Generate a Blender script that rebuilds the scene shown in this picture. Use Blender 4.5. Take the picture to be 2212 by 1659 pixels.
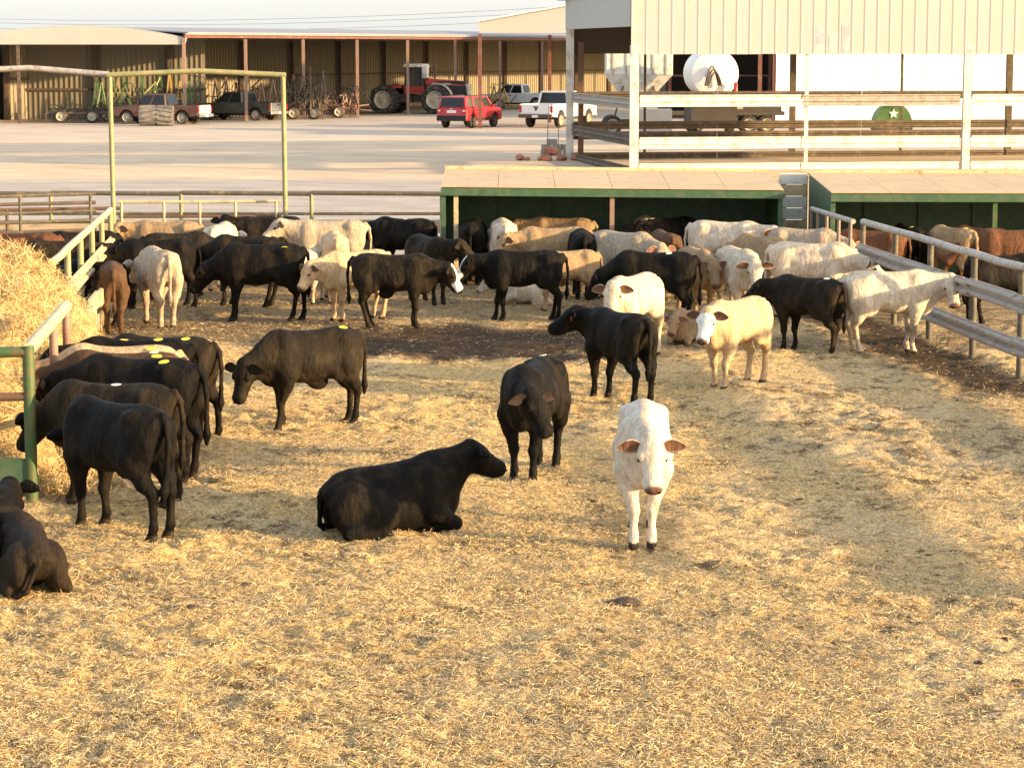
import bpy, math, random
import numpy as np
from mathutils import Vector, Matrix
random.seed(7); rng = np.random.default_rng(11)
for o in list(bpy.data.objects): bpy.data.objects.remove(o)
S = bpy.context.scene
C = S.collection
R = math.radians
# ------------------------------------------------------------------ camera
F_PX, CX, CY, HOR, CAM_H = 5200.0, 1106.0, 829.5, 108.0, 4.6
PITCH = math.atan((CY - HOR) / F_PX)
cam = bpy.data.cameras.new('camera'); cam.sensor_width = 36.0; cam.lens = 36.0 * F_PX / 2212.0
cam.clip_end = 8000; cam.clip_start = 0.5
co = bpy.data.objects.new('camera', cam); C.objects.link(co)
co.location = (0, 0, CAM_H); co.rotation_euler = (math.pi / 2 - PITCH, 0, 0)
S.camera = co
# ------------------------------------------------------------------ light
SUN_EL, SUN_AZ = R(11.0), R(68.0)          # azimuth: from straight behind the camera round to the right
sv = Vector((math.cos(SUN_EL) * math.sin(SUN_AZ), -math.cos(SUN_EL) * math.cos(SUN_AZ), math.sin(SUN_EL)))
W = bpy.data.worlds.new('World'); S.world = W; W.use_nodes = True
nt = W.node_tree; nt.nodes.clear()
sky = nt.nodes.new('ShaderNodeTexSky'); sky.sky_type = 'NISHITA'; sky.sun_disc = False
sky.sun_elevation = SUN_EL
sky.sun_rotation = math.atan2(sv.x, sv.y)
sky.air_density = 1.0; sky.dust_density = 2.5; sky.ozone_density = 1.0
bg = nt.nodes.new('ShaderNodeBackground'); bg.inputs['Strength'].default_value = 0.10
wo = nt.nodes.new('ShaderNodeOutputWorld')
# thin even veil of high cloud over the whole sky
veil = nt.nodes.new('ShaderNodeBackground'); veil.inputs['Color'].default_value = (0.535, 0.55, 0.575, 1); veil.inputs['Strength'].default_value = 0.50
add = nt.nodes.new('ShaderNodeAddShader')
nt.links.new(sky.outputs[0], bg.inputs[0]); nt.links.new(bg.outputs[0], add.inputs[0]); nt.links.new(veil.outputs[0], add.inputs[1]); nt.links.new(add.outputs[0], wo.inputs[0])
sl = bpy.data.lights.new('sun', 'SUN'); sl.energy = 5.0; sl.angle = R(1.1); sl.color = (1.0, 0.68, 0.34)
so = bpy.data.objects.new('sun', sl); C.objects.link(so)
so.rotation_euler = sv.to_track_quat('Z', 'Y').to_euler(); so.location = (40, -30, 30)
S.view_settings.view_transform = 'Standard'; S.view_settings.look = 'None'
S.view_settings.exposure = 1.38; S.view_settings.gamma = 1.0; S.view_settings.use_curve_mapping = False
S.render.engine = 'CYCLES'
S.cycles.max_bounces = 5

# ------------------------------------------------------------------ helpers: picture -> place
def gz(Y):
    t = min(1.0, max(0.0, (Y - 56.0) / 60.0)); return 0.5 * t * t * (3 - 2 * t)
def ray(px, py):
    u = (px - CX) / F_PX; v = -(py - CY) / F_PX; c, s = math.cos(PITCH), math.sin(PITCH)
    return Vector((u, c + v * s, -s + v * c))
def P(px, py, Y):
    d = ray(px, py); return Vector((0, 0, CAM_H)) + d * (Y / d.y)
def G(px, py):
    d = ray(px, py); z = 0.0
    for _ in range(12):
        p = Vector((0, 0, CAM_H)) + d * ((z - CAM_H) / d.z); z = gz(p.y)
    return p
def XY(px, Y): return P(px, 300, Y).x

# ------------------------------------------------------------------ helpers: meshes
class MB:
    def __init__(s): s.v = []; s.f = []
    def add(s, vs, fs):
        n = len(s.v); s.v += [tuple(q) for q in vs]; s.f += [tuple(i + n for i in f) for f in fs]; return s
    def hexa(s, b):      # 8 corners: 4 bottom ccw, 4 top ccw
        return s.add(b, [(3, 2, 1, 0), (4, 5, 6, 7), (0, 1, 5, 4), (1, 2, 6, 5), (2, 3, 7, 6), (3, 0, 4, 7)])
    def box(s, x0, x1, y0, y1, z0, z1):
        return s.hexa([(x0, y0, z0), (x1, y0, z0), (x1, y1, z0), (x0, y1, z0), (x0, y0, z1), (x1, y0, z1), (x1, y1, z1), (x0, y1, z1)])
    def bar(s, a, b, w, h, up=(0, 0, 1)):
        a = Vector(a); b = Vector(b); d = (b - a).normalized(); u = Vector(up)
        if abs(d.dot(u)) > 0.98: u = Vector((0, 1, 0))
        l = u.cross(d).normalized() * (w / 2); t = d.cross(l).normalized() * (h / 2)
        return s.hexa([a - l - t, a + l - t, b + l - t, b - l - t, a - l + t, a + l + t, b + l + t, b - l + t]) if False else \
            s.hexa([a + l - t, a - l - t, b - l - t, b + l - t, a + l + t, a - l + t, b - l + t, b + l + t])
    def tube(s, pts, r, n=8, cap=True):
        pts = [Vector(p) for p in pts]; rs = r if isinstance(r, (list, tuple)) else [r] * len(pts)
        base = len(s.v); prev = None
        for i, p in enumerate(pts):
            d = (pts[min(i + 1, len(pts) - 1)] - pts[max(i - 1, 0)]).normalized()
            if prev is None:
                a = Vector((0, 0, 1)) if abs(d.z) < 0.9 else Vector((1, 0, 0))
                l = d.cross(a).normalized()
            else: l = (prev - d * prev.dot(d)).normalized()
            prev = l; m = d.cross(l)
            for k in range(n):
                t = 2 * math.pi * k / n; s.v.append(tuple(p + (l * math.cos(t) + m * math.sin(t)) * rs[i]))
        for i in range(len(pts) - 1):
            for k in range(n):
                a = base + i * n + k; b = base + i * n + (k + 1) % n; s.f.append((a, b, b + n, a + n))
        if cap:
            s.f.append(tuple(base + k for k in range(n))[::-1]); e = base + (len(pts) - 1) * n
            s.f.append(tuple(e + k for k in range(n)))
        return s
    def lathe(s, prof, c, axis='y', n=24):    # prof: (offset along axis, radius), open profile closed to the axis if r=0
        base = len(s.v); c = Vector(c)
        for (o, r) in prof:
            for k in range(n):
                t = 2 * math.pi * k / n; a, b = r * math.cos(t), r * math.sin(t)
                q = {'y': (a, o, b), 'x': (o, a, b), 'z': (a, b, o)}[axis]; s.v.append(tuple(c + Vector(q)))
        for i in range(len(prof) - 1):
            for k in range(n):
                a = base + i * n + k; b = base + i * n + (k + 1) % n; s.f.append((a, b, b + n, a + n))
        return s
    def prism(s, pts, y0, y1, axis='y'):      # polygon in xz pushed along y (or in yz along x, xy along z)
        n = len(pts); base = len(s.v)
        for y in (y0, y1):
            for (a, b) in pts: s.v.append({'y': (a, y, b), 'x': (y, a, b), 'z': (a, b, y)}[axis])
        s.f.append(tuple(base + i for i in range(n))); s.f.append(tuple(base + n + i for i in range(n))[::-1])
        for i in range(n):
            j = (i + 1) % n; s.f.append((base + i, base + n + i, base + n + j, base + j))
        return s
    def sweep(s, prof, a, b):                 # closed profile (sideways, up) pushed from a to b
        a = Vector(a); b = Vector(b); d = (b - a).normalized(); l = Vector((0, 0, 1)).cross(d).normalized(); t = d.cross(l)
        n = len(prof); base = len(s.v)
        for p in (a, b):
            for (u, v) in prof: s.v.append(tuple(p + l * u + t * v))
        for i in range(n):
            j = (i + 1) % n; s.f.append((base + i, base + j, base + n + j, base + n + i))
        s.f.append(tuple(base + i for i in range(n))[::-1]); s.f.append(tuple(base + n + i for i in range(n)))
        return s
    def mesh(s, name='mesh', smooth=False):
        me = bpy.data.meshes.new(name); me.from_pydata(s.v, [], s.f); me.validate()
        import bmesh
        bm = bmesh.new(); bm.from_mesh(me); bmesh.ops.recalc_face_normals(bm, faces=bm.faces); bm.to_mesh(me); bm.free()
        if smooth:
            me.polygons.foreach_set('use_smooth', [True] * len(me.polygons)); me.set_sharp_from_angle(angle=R(40))
        return me
    def build(s, name, m, parent=None, smooth=False, bevel=0, world=False):
        me = s.mesh(name, smooth); return link(name, me, m, parent, bevel, world)

def link(name, me, m, parent=None, bevel=0, world=False):
    o = bpy.data.objects.new(name, me); C.objects.link(o)
    if m is not None and not me.materials: me.materials.append(m)
    if parent is not None:
        o.parent = parent
        if world: o.location = -Vector(parent.location)
    if bevel:
        b = o.modifiers.new('bevel', 'BEVEL'); b.width = bevel; b.segments = 2; b.limit_method = 'ANGLE'; b.angle_limit = R(40)
    return o
def tag(o, label=None, cat=None, group=None, kind=None):
    if label: o['label'] = label
    if cat: o['category'] = cat
    if group: o['group'] = group
    if kind: o['kind'] = kind
    return o
def thing(name, label, cat, loc=(0, 0, 0), rz=0.0, group=None):
    o = bpy.data.objects.new(name, None); C.objects.link(o); o.location = loc; o.rotation_euler = (0, 0, rz)
    o.empty_display_size = 0.2
    return tag(o, label, cat, group)
def pydata(name, v, f, col=None, mat=None, smooth=True):
    """numpy mesh: v (n,3), f (m,k) with k = 3 or 4, col (n,3) -> attribute Col"""
    me = bpy.data.meshes.new(name); n, m, k = len(v), len(f), f.shape[1]
    me.vertices.add(n); me.vertices.foreach_set('co', np.asarray(v, np.float32).ravel())
    me.loops.add(m * k); me.loops.foreach_set('vertex_index', np.asarray(f, np.int32).ravel())
    me.polygons.add(m); me.polygons.foreach_set('loop_start', np.arange(0, m * k, k, dtype=np.int32))
    me.polygons.foreach_set('loop_total', np.full(m, k, np.int32))
    me.polygons.foreach_set('use_smooth', np.full(m, bool(smooth)))
    if col is not None:
        a = me.attributes.new('Col', 'FLOAT_COLOR', 'POINT'); c4 = np.ones((n, 4), np.float32); c4[:, :3] = col
        a.data.foreach_set('color', c4.ravel())
    me.update(calc_edges=True)
    if mat: me.materials.append(mat)
    return me

# ------------------------------------------------------------------ numpy noise
_perm = rng.random((256, 256)).astype(np.float32)
def vnoise(x, y):
    xi = np.floor(x).astype(int); yi = np.floor(y).astype(int); fx = x - xi; fy = y - yi
    fx = fx * fx * (3 - 2 * fx); fy = fy * fy * (3 - 2 * fy)
    a = _perm[xi & 255, yi & 255]; b = _perm[(xi + 1) & 255, yi & 255]; c = _perm[xi & 255, (yi + 1) & 255]; d = _perm[(xi + 1) & 255, (yi + 1) & 255]
    return (a * (1 - fx) + b * fx) * (1 - fy) + (c * (1 - fx) + d * fx) * fy
def fbm(x, y, octv=4, gain=0.55):
    r = 0; a = 1; t = 0
    for i in range(octv):
        r = r + a * vnoise(x * 2.03 ** i + 17.3 * i, y * 2.03 ** i + 5.1 * i); t += a; a *= gain
    return r / t

# ------------------------------------------------------------------ materials
def new_mat(name):
    m = bpy.data.materials.new(name); m.use_nodes = True; n = m.node_tree; b = n.nodes['Principled BSDF']
    return m, n, b
def mat(name, col, rough=0.6, metal=0.0, var=0.18, scale=6.0, bump=0.0, bscale=40.0, dirt=None, dirt_amt=0.35, dirt_scale=3.0, spec=0.4, stretch=(1, 1, 1)):
    m, n, b = new_mat(name); L = n.links.new
    tc = n.nodes.new('ShaderNodeTexCoord'); mp = n.nodes.new('ShaderNodeMapping'); mp.inputs['Scale'].default_value = stretch
    L(tc.outputs['Object'], mp.inputs[0])
    nz = n.nodes.new('ShaderNodeTexNoise'); nz.inputs['Scale'].default_value = scale; nz.inputs['Detail'].default_value = 6; nz.inputs['Roughness'].default_value = 0.65
    L(mp.outputs[0], nz.inputs['Vector'])
    r = n.nodes.new('ShaderNodeValToRGB'); r.color_ramp.elements[0].position = 0.3; r.color_ramp.elements[1].position = 0.72
    r.color_ramp.elements[0].color = [c * (1 - var) for c in col] + [1]; r.color_ramp.elements[1].color = [min(1, c * (1 + var)) for c in col] + [1]
    L(nz.outputs[0], r.inputs[0]); out = r.outputs[0]
    if dirt:
        n2 = n.nodes.new('ShaderNodeTexNoise'); n2.inputs['Scale'].default_value = dirt_scale; n2.inputs['Detail'].default_value = 8; n2.inputs['Roughness'].default_value = 0.7
        L(mp.outputs[0], n2.inputs['Vector'])
        r2 = n.nodes.new('ShaderNodeValToRGB'); r2.color_ramp.elements[0].position = 0.62 - dirt_amt * 0.4; r2.color_ramp.elements[1].position = 0.75 - dirt_amt * 0.25
        L(n2.outputs[0], r2.inputs[0])
        mx = n.nodes.new('ShaderNodeMixRGB'); L(r2.outputs[0], mx.inputs[0]); L(out, mx.inputs[1]); mx.inputs[2].default_value = list(dirt) + [1]; out = mx.outputs[0]
    L(out, b.inputs['Base Color']); b.inputs['Roughness'].default_value = rough; b.inputs['Metallic'].default_value = metal
    b.inputs['Specular IOR Level'].default_value = spec
    if bump:
        n3 = n.nodes.new('ShaderNodeTexNoise'); n3.inputs['Scale'].default_value = bscale; n3.inputs['Detail'].default_value = 5; L(mp.outputs[0], n3.inputs['Vector'])
        bp = n.nodes.new('ShaderNodeBump'); bp.inputs['Strength'].default_value = bump; bp.inputs['Distance'].default_value = 0.02
        L(n3.outputs[0], bp.inputs['Height']); L(bp.outputs[0], b.inputs['Normal'])
    return m
def attr_mat(name, rough=0.8, var=0.25, scale=30.0, bump=0.3, bscale=90.0, bdist=0.01, spec=0.2, stretch=(1, 1, 1), sheen=0.0, lumps=0.0):
    m, n, b = new_mat(name); L = n.links.new
    at = n.nodes.new('ShaderNodeAttribute'); at.attribute_name = 'Col'
    tc = n.nodes.new('ShaderNodeTexCoord'); mp = n.nodes.new('ShaderNodeMapping'); mp.inputs['Scale'].default_value = stretch; L(tc.outputs['Object'], mp.inputs[0])
    nz = n.nodes.new('ShaderNodeTexNoise'); nz.inputs['Scale'].default_value = scale; nz.inputs['Detail'].default_value = 7; nz.inputs['Roughness'].default_value = 0.7; L(mp.outputs[0], nz.inputs['Vector'])
    mr = n.nodes.new('ShaderNodeMapRange'); mr.inputs[1].default_value = 0.3; mr.inputs[2].default_value = 0.7; mr.inputs[3].default_value = 1 - var; mr.inputs[4].default_value = 1 + var; L(nz.outputs[0], mr.inputs[0])
    vm = n.nodes.new('ShaderNodeVectorMath'); vm.operation = 'SCALE'; L(at.outputs['Color'], vm.inputs[0]); L(mr.outputs[0], vm.inputs['Scale'])
    L(vm.outputs[0], b.inputs['Base Color']); b.inputs['Roughness'].default_value = rough; b.inputs['Specular IOR Level'].default_value = spec
    if sheen:
        b.inputs['Sheen Weight'].default_value = sheen; b.inputs['Sheen Roughness'].default_value = 0.5; L(vm.outputs[0], b.inputs['Sheen Tint'])
    if bump:
        n3 = n.nodes.new('ShaderNodeTexNoise'); n3.inputs['Scale'].default_value = bscale; n3.inputs['Detail'].default_value = 6; L(mp.outputs[0], n3.inputs['Vector'])
        bp = n.nodes.new('ShaderNodeBump'); bp.inputs['Strength'].default_value = bump; bp.inputs['Distance'].default_value = bdist
        L(n3.outputs[0], bp.inputs['Height']); L(bp.outputs[0], b.inputs['Normal'])
        if lumps:
            n4 = n.nodes.new('ShaderNodeTexNoise'); n4.inputs['Scale'].default_value = lumps; n4.inputs['Detail'].default_value = 3; L(mp.outputs[0], n4.inputs['Vector'])
            b2 = n.nodes.new('ShaderNodeBump'); b2.inputs['Strength'].default_value = 0.55; b2.inputs['Distance'].default_value = 0.05
            L(n4.outputs[0], b2.inputs['Height']); L(bp.outputs[0], b2.inputs['Normal']); L(b2.outputs[0], b.inputs['Normal'])
    return m
M = {}
M['bedding'] = attr_mat('bedding', 0.9, 0.55, 26.0, 1.0, 55.0, 0.035, lumps=22.0)
M['straw'] = attr_mat('straw', 0.75, 0.2, 60.0, 0, spec=0.3)
M['hay'] = attr_mat('hay', 0.85, 0.35, 8.0, 1.0, 25.0, 0.06, stretch=(1, 1, 2.5))
M['hide'] = attr_mat('hide', 0.66, 0.30, 15.0, 0.7, 70.0, 0.010, spec=0.09, sheen=0.0, lumps=9.0, stretch=(1.5, 1.5, 0.75))
M['tag'] = mat('tag_yellow', (0.85, 0.70, 0.04), 0.5, var=0.05)
M['tagw'] = mat('tag_white', (0.8, 0.75, 0.55), 0.5, var=0.05)
M['tagr'] = mat('tag_red', (0.65, 0.06, 0.05), 0.5, var=0.05)
M['cream_paint'] = mat('cream_paint', (0.50, 0.40, 0.24), 0.5, var=0.12, dirt=(0.25, 0.15, 0.07), dirt_amt=0.25, dirt_scale=5)
M['galv'] = mat('galvanised_steel', (0.33, 0.30, 0.26), 0.6, 0.05, var=0.18, dirt=(0.22, 0.15, 0.10), dirt_amt=0.25, dirt_scale=4)
M['pipe'] = mat('weathered_pipe', (0.40, 0.37, 0.33), 0.6, 0.1, dirt=(0.20, 0.11, 0.06), dirt_amt=0.3, dirt_scale=7)
M['rust_pipe'] = mat('rusty_pipe', (0.13, 0.075, 0.045), 0.75, dirt=(0.08, 0.05, 0.035), dirt_amt=0.4)
M['dark_pipe'] = mat('dark_pipe', (0.085, 0.075, 0.055), 0.7, dirt=(0.20, 0.16, 0.10), dirt_amt=0.3)
M['green_pipe'] = mat('green_pipe', (0.045, 0.105, 0.036), 0.55, dirt=(0.13, 0.08, 0.04), dirt_amt=0.42, dirt_scale=6)
M['olive_pipe'] = mat('olive_pipe', (0.24, 0.235, 0.11), 0.6, dirt=(0.34, 0.28, 0.15), dirt_amt=0.4, dirt_scale=4)
M['green_steel'] = mat('green_steel', (0.045, 0.10, 0.052), 0.5, var=0.2, dirt=(0.085, 0.11, 0.065), dirt_amt=0.3, dirt_scale=3)
M['roof_tan'] = mat('roof_tan', (0.47, 0.34, 0.19), 0.6, var=0.10, scale=1.2, dirt=(0.36, 0.25, 0.15), dirt_amt=0.25)
M['panel_cream'] = mat('panel_cream', (0.32, 0.32, 0.31), 0.5, var=0.06, scale=1.0, dirt=(0.50, 0.43, 0.31), dirt_amt=0.2, dirt_scale=1.2, stretch=(1, 1, 0.3))
M['panel_bare'] = mat('panel_bare', (0.25, 0.27, 0.33), 0.6, 0.0, var=0.12, scale=2, dirt=(0.47, 0.435, 0.365), dirt_amt=0.45, dirt_scale=2.5)
M['shed_wall'] = mat('shed_wall', (0.21, 0.185, 0.135), 0.6, var=0.1, scale=0.6, stretch=(1, 1, 0.2))
M['shed_roof'] = mat('shed_roof', (0.24, 0.24, 0.265), 0.6, 0.0, var=0.08, scale=0.4)
M['fascia'] = mat('fascia', (0.36, 0.36, 0.34), 0.6, var=0.05, scale=0.8)
M['maroon'] = mat('maroon_steel', (0.13, 0.05, 0.04), 0.6, dirt=(0.18, 0.11, 0.08), dirt_amt=0.3)
M['rose_post'] = mat('rose_post', (0.25, 0.17, 0.135), 0.6, dirt=(0.22, 0.11, 0.07), dirt_amt=0.35)
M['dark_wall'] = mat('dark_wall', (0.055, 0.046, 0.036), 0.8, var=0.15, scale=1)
M['shaded_rail'] = mat('shaded_rail', (0.11, 0.085, 0.06), 0.75, dirt=(0.20, 0.165, 0.12), dirt_amt=0.3, dirt_scale=3)  # brown tone paints backlit shade onto the barn's inner rails and rear posts
M['white_wall'] = mat('white_wall', (0.80, 0.79, 0.74), 0.5, var=0.03, scale=0.6)
M['white_paint'] = mat('white_paint', (0.75, 0.74, 0.70), 0.4, var=0.06, dirt=(0.45, 0.40, 0.32), dirt_amt=0.15)
M['off_white'] = mat('off_white_paint', (0.62, 0.60, 0.54), 0.5, var=0.08, dirt=(0.33, 0.28, 0.21), dirt_amt=0.3)
M['wood'] = mat('old_wood', (0.46, 0.37, 0.26), 0.85, var=0.25, scale=3, bump=0.4, stretch=(0.4, 1, 4), dirt=(0.16, 0.13, 0.10), dirt_amt=0.3)
M['rubber'] = mat('rubber', (0.035, 0.033, 0.031), 0.85, dirt=(0.16, 0.13, 0.10), dirt_amt=0.35, dirt_scale=4, spec=0.2)
M['black'] = mat('black_plastic', (0.02, 0.02, 0.02), 0.6, spec=0.3)
M['iron'] = mat('dark_iron', (0.07, 0.055, 0.045), 0.7, dirt=(0.18, 0.10, 0.06), dirt_amt=0.35, dirt_scale=5)
M['glass'] = mat('dark_glass', (0.018, 0.02, 0.022), 0.12, var=0.02, spec=0.35)
M['car_red'] = mat('car_red', (0.42, 0.02, 0.03), 0.25, var=0.04, spec=0.6)
M['car_maroon'] = mat('car_maroon', (0.13, 0.06, 0.045), 0.35, var=0.06, spec=0.5, dirt=(0.35, 0.25, 0.18), dirt_amt=0.15)
M['car_stripe'] = mat('car_stripe', (0.11, 0.025, 0.025), 0.4)
M['car_tan'] = mat('car_tan', (0.45, 0.33, 0.20), 0.35, var=0.06, spec=0.5)
M['car_white'] = mat('car_white', (0.74, 0.74, 0.74), 0.3, var=0.03, spec=0.6)
M['car_dark'] = mat('car_dark', (0.045, 0.040, 0.028), 0.3, var=0.08, spec=0.6, dirt=(0.16, 0.12, 0.08), dirt_amt=0.2)
M['chrome'] = mat('chrome', (0.70, 0.69, 0.66), 0.25, 0.9, var=0.05)
M['tractor_red'] = mat('tractor_red', (0.36, 0.035, 0.025), 0.4, var=0.08, dirt=(0.28, 0.16, 0.10), dirt_amt=0.2)
M['rim'] = mat('pale_rim', (0.42, 0.38, 0.30), 0.6, var=0.1, dirt=(0.20, 0.15, 0.10), dirt_amt=0.3)
M['green_machine'] = mat('green_machine', (0.07, 0.15, 0.05), 0.5, dirt=(0.16, 0.19, 0.09), dirt_amt=0.3)
M['yellow'] = mat('yellow_paint', (0.42, 0.29, 0.08), 0.5, dirt=(0.4, 0.27, 0.08), dirt_amt=0.2)
M['red_lamp'] = mat('red_lamp', (0.45, 0.02, 0.02), 0.3)
M['lamp'] = mat('lamp_clear', (0.7, 0.68, 0.62), 0.2)
M['block'] = mat('cinder_block', (0.30, 0.28, 0.26), 0.9, var=0.15, bump=0.4)
M['red_rock'] = mat('red_rock', (0.40, 0.17, 0.12), 0.9, var=0.25, bump=0.6, bscale=8)
M['concrete'] = mat('concrete', (0.36, 0.31, 0.24), 0.9, var=0.15, bump=0.3, dirt=(0.15, 0.11, 0.07), dirt_amt=0.3)
M['manure'] = mat('manure', (0.055, 0.036, 0.021), 0.7, var=0.3, bump=0.6, bscale=30)
# ================================================================== the setting: ground
FENCE_R = lambda Y: 6.95 - 0.105 * (Y - 36.08)      # right fence line
FENCE_L = lambda Y: -6.68 - 0.092 * (Y - 35.2)      # left fence line
def sstep(a, b, x): t = np.clip((x - a) / (b - a), 0, 1); return t * t * (3 - 2 * t)
def wet_mask(x, y):
    n = fbm(x * 0.9, y * 0.45, 4) - 0.5; n2 = fbm(x * 3.1 + 40, y * 2.0, 3) - 0.5
    yy = y + 2.6 * n + 1.2 * n2; xx = x + 2.4 * n
    band = sstep(35.6, 36.7, yy) * (1 - sstep(39.6, 41.2, yy)) * sstep(-4.3, -2.6, xx) * (1 - sstep(1.4, 3.2, xx))
    left = sstep(37.0, 38.5, yy) * (1 - sstep(41.2, 43.2, yy)) * (1 - sstep(-3.2, -1.6, xx)) * 0.75
    fr = 6.95 - 0.105 * (y - 36.08); dr = fr - x
    right = sstep(-0.2, 0.2, dr) * (1 - sstep(0.7, 1.9, dr + 1.3 * n + 0.8 * n2)) * sstep(30.5, 33.0, y) * (1 - sstep(42, 46, y))
    mid = sstep(36.4, 37.8, yy) * (1 - sstep(39.0, 40.6, yy)) * sstep(2.6, 3.4, xx) * 0.55
    back = sstep(39.5, 42.5, yy) * 0.62
    return np.clip(np.maximum.reduce([band, left, right, mid, back]), 0, 1)
def relief(x, y):
    big = fbm(x * 0.35 + 9, y * 0.35, 3) - 0.5; md = fbm(x * 1.7, y * 1.7 + 3, 3) - 0.5
    sm = fbm(x * 5.5 + 2, y * 5.5, 3) - 0.5; fi = fbm(x * 14 + 5, y * 14, 2) - 0.5
    amp = 0.65 + 1.0 * sstep(0.40, 0.62, fbm(x * 0.5 + 60, y * 0.5 + 12, 3))
    return 0.10 * big + amp * (0.07 * md + 0.062 * sm + 0.03 * fi)
def straw_cover(x, y):                # how much loose straw lies there (thinner, duller right side also paints in fence shade)
    n = fbm(x * 0.55 + 31, y * 0.40 + 7, 4)
    side = 1 - 0.50 * sstep(0.2, 4.2, x - 0.09 * (y - 20) + 3.2 * (n - 0.5))
    return np.clip(side * (0.45 + 0.9 * sstep(0.32, 0.60, n)) * (1 - 0.84 * wet_mask(x, y)), 0.05, 1)
def ground_col(x, y):
    n1 = fbm(x * 2.2, y * 2.2, 4); n2 = fbm(x * 9 + 80, y * 9, 3); n3 = fbm(x * 0.45 + 11, y * 0.45 + 90, 3)
    straw = np.array([0.61, 0.43, 0.185]); dust = np.array([0.52, 0.40, 0.235]); brown = np.array([0.13, 0.085, 0.042]); dark = np.array([0.048, 0.030, 0.015])
    cov = straw_cover(x, y)[..., None]
    c = dust * (1 - cov) + straw * cov
    k = (sstep(0.52, 0.66, n1 * 0.5 + n2 * 0.5) * 0.85)[..., None]; c = c * (1 - k) + brown * k
    k = (sstep(0.58, 0.72, n3) * 0.25)[..., None]; c = c * (1 - k) + brown * 1.5 * k
    w = wet_mask(x, y)[..., None]; c = c * (1 - w) + (dark * (0.6 + 1.3 * n2[..., None])) * w
    return c
def axis_pts(a, b, s0, s1, n): return None
ys = [12.0]
while ys[-1] < 53.0: ys.append(ys[-1] + 0.020 + 0.00155 * (ys[-1] - 10))
ys = np.array(ys)
xs = np.concatenate([np.linspace(-17, -8.6, 14)[:-1], np.arange(-8.6, 8.6, 0.052), np.linspace(8.6, 26, 26)])
gx, gy = np.meshgrid(xs, ys)
gzv = relief(gx, gy)
wm = wet_mask(gx, gy); gzv -= 0.03 * wm
vv = np.stack([gx, gy, gzv], -1).reshape(-1, 3)
nx_, ny_ = len(xs), len(ys)
ii = (np.arange(ny_ - 1)[:, None] * nx_ + np.arange(nx_ - 1)[None, :]).ravel()
ff = np.stack([ii, ii + 1, ii + 1 + nx_, ii + nx_], -1)
o = link('ground', pydata('ground', vv, ff, ground_col(gx, gy).reshape(-1, 3), M['bedding']), None); tag(o, kind='structure')

# gravel yard, one sheet out to the horizon
m, n, b = new_mat('yard_gravel'); L = n.links.new
ge = n.nodes.new('ShaderNodeNewGeometry'); sp = n.nodes.new('ShaderNodeSeparateXYZ'); L(ge.outputs['Position'], sp.inputs[0])
mp = n.nodes.new('ShaderNodeMapping'); mp.inputs['Scale'].default_value = (0.05, 0.22, 1); L(ge.outputs['Position'], mp.inputs[0])
nz = n.nodes.new('ShaderNodeTexNoise'); nz.inputs['Scale'].default_value = 1.0; nz.inputs['Detail'].default_value = 10; nz.inputs['Roughness'].default_value = 0.74; L(mp.outputs[0], nz.inputs['Vector'])
ma = n.nodes.new('ShaderNodeMath'); ma.operation = 'MULTIPLY_ADD'; L(nz.outputs[0], ma.inputs[0]); ma.inputs[1].default_value = 6.0; L(sp.outputs[1], ma.inputs[2])
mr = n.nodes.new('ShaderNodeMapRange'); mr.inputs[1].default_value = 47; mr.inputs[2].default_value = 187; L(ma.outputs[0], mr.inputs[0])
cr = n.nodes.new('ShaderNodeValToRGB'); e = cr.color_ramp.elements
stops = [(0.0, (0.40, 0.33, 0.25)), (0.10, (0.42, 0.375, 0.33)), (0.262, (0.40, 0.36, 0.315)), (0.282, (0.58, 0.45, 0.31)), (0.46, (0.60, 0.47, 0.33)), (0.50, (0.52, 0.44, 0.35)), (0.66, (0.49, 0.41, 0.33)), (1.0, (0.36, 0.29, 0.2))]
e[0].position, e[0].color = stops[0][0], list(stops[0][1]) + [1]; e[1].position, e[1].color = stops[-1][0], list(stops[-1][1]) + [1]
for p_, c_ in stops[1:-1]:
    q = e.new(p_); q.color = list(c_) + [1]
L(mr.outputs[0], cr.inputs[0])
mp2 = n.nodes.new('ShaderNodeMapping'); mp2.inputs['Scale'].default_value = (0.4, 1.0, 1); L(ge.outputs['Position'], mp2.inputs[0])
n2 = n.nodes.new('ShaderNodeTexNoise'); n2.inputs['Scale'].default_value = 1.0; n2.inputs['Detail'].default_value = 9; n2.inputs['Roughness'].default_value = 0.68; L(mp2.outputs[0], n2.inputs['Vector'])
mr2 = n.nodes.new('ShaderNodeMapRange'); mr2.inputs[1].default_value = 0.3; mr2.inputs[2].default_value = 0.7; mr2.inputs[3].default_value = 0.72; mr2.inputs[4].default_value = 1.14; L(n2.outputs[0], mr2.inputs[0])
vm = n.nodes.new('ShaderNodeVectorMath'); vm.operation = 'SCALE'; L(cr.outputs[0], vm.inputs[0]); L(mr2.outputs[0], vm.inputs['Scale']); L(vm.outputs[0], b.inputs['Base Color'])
n3 = n.nodes.new('ShaderNodeTexNoise'); n3.inputs['Scale'].default_value = 3.0; n3.inputs['Detail'].default_value = 8; L(ge.outputs['Position'], n3.inputs['Vector'])
bp = n.nodes.new('ShaderNodeBump'); bp.inputs['Strength'].default_value = 0.35; bp.inputs['Distance'].default_value = 0.04; L(n3.outputs[0], bp.inputs['Height']); L(bp.outputs[0], b.inputs['Normal'])
b.inputs['Roughness'].default_value = 0.95; b.inputs['Specular IOR Level'].default_value = 0.1
M['yard'] = m
yv = np.concatenate([np.linspace(-60, 52, 20), np.arange(53, 180, 1.0), np.array([200, 240, 300, 400, 600, 1000, 2000, 4000])])
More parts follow.
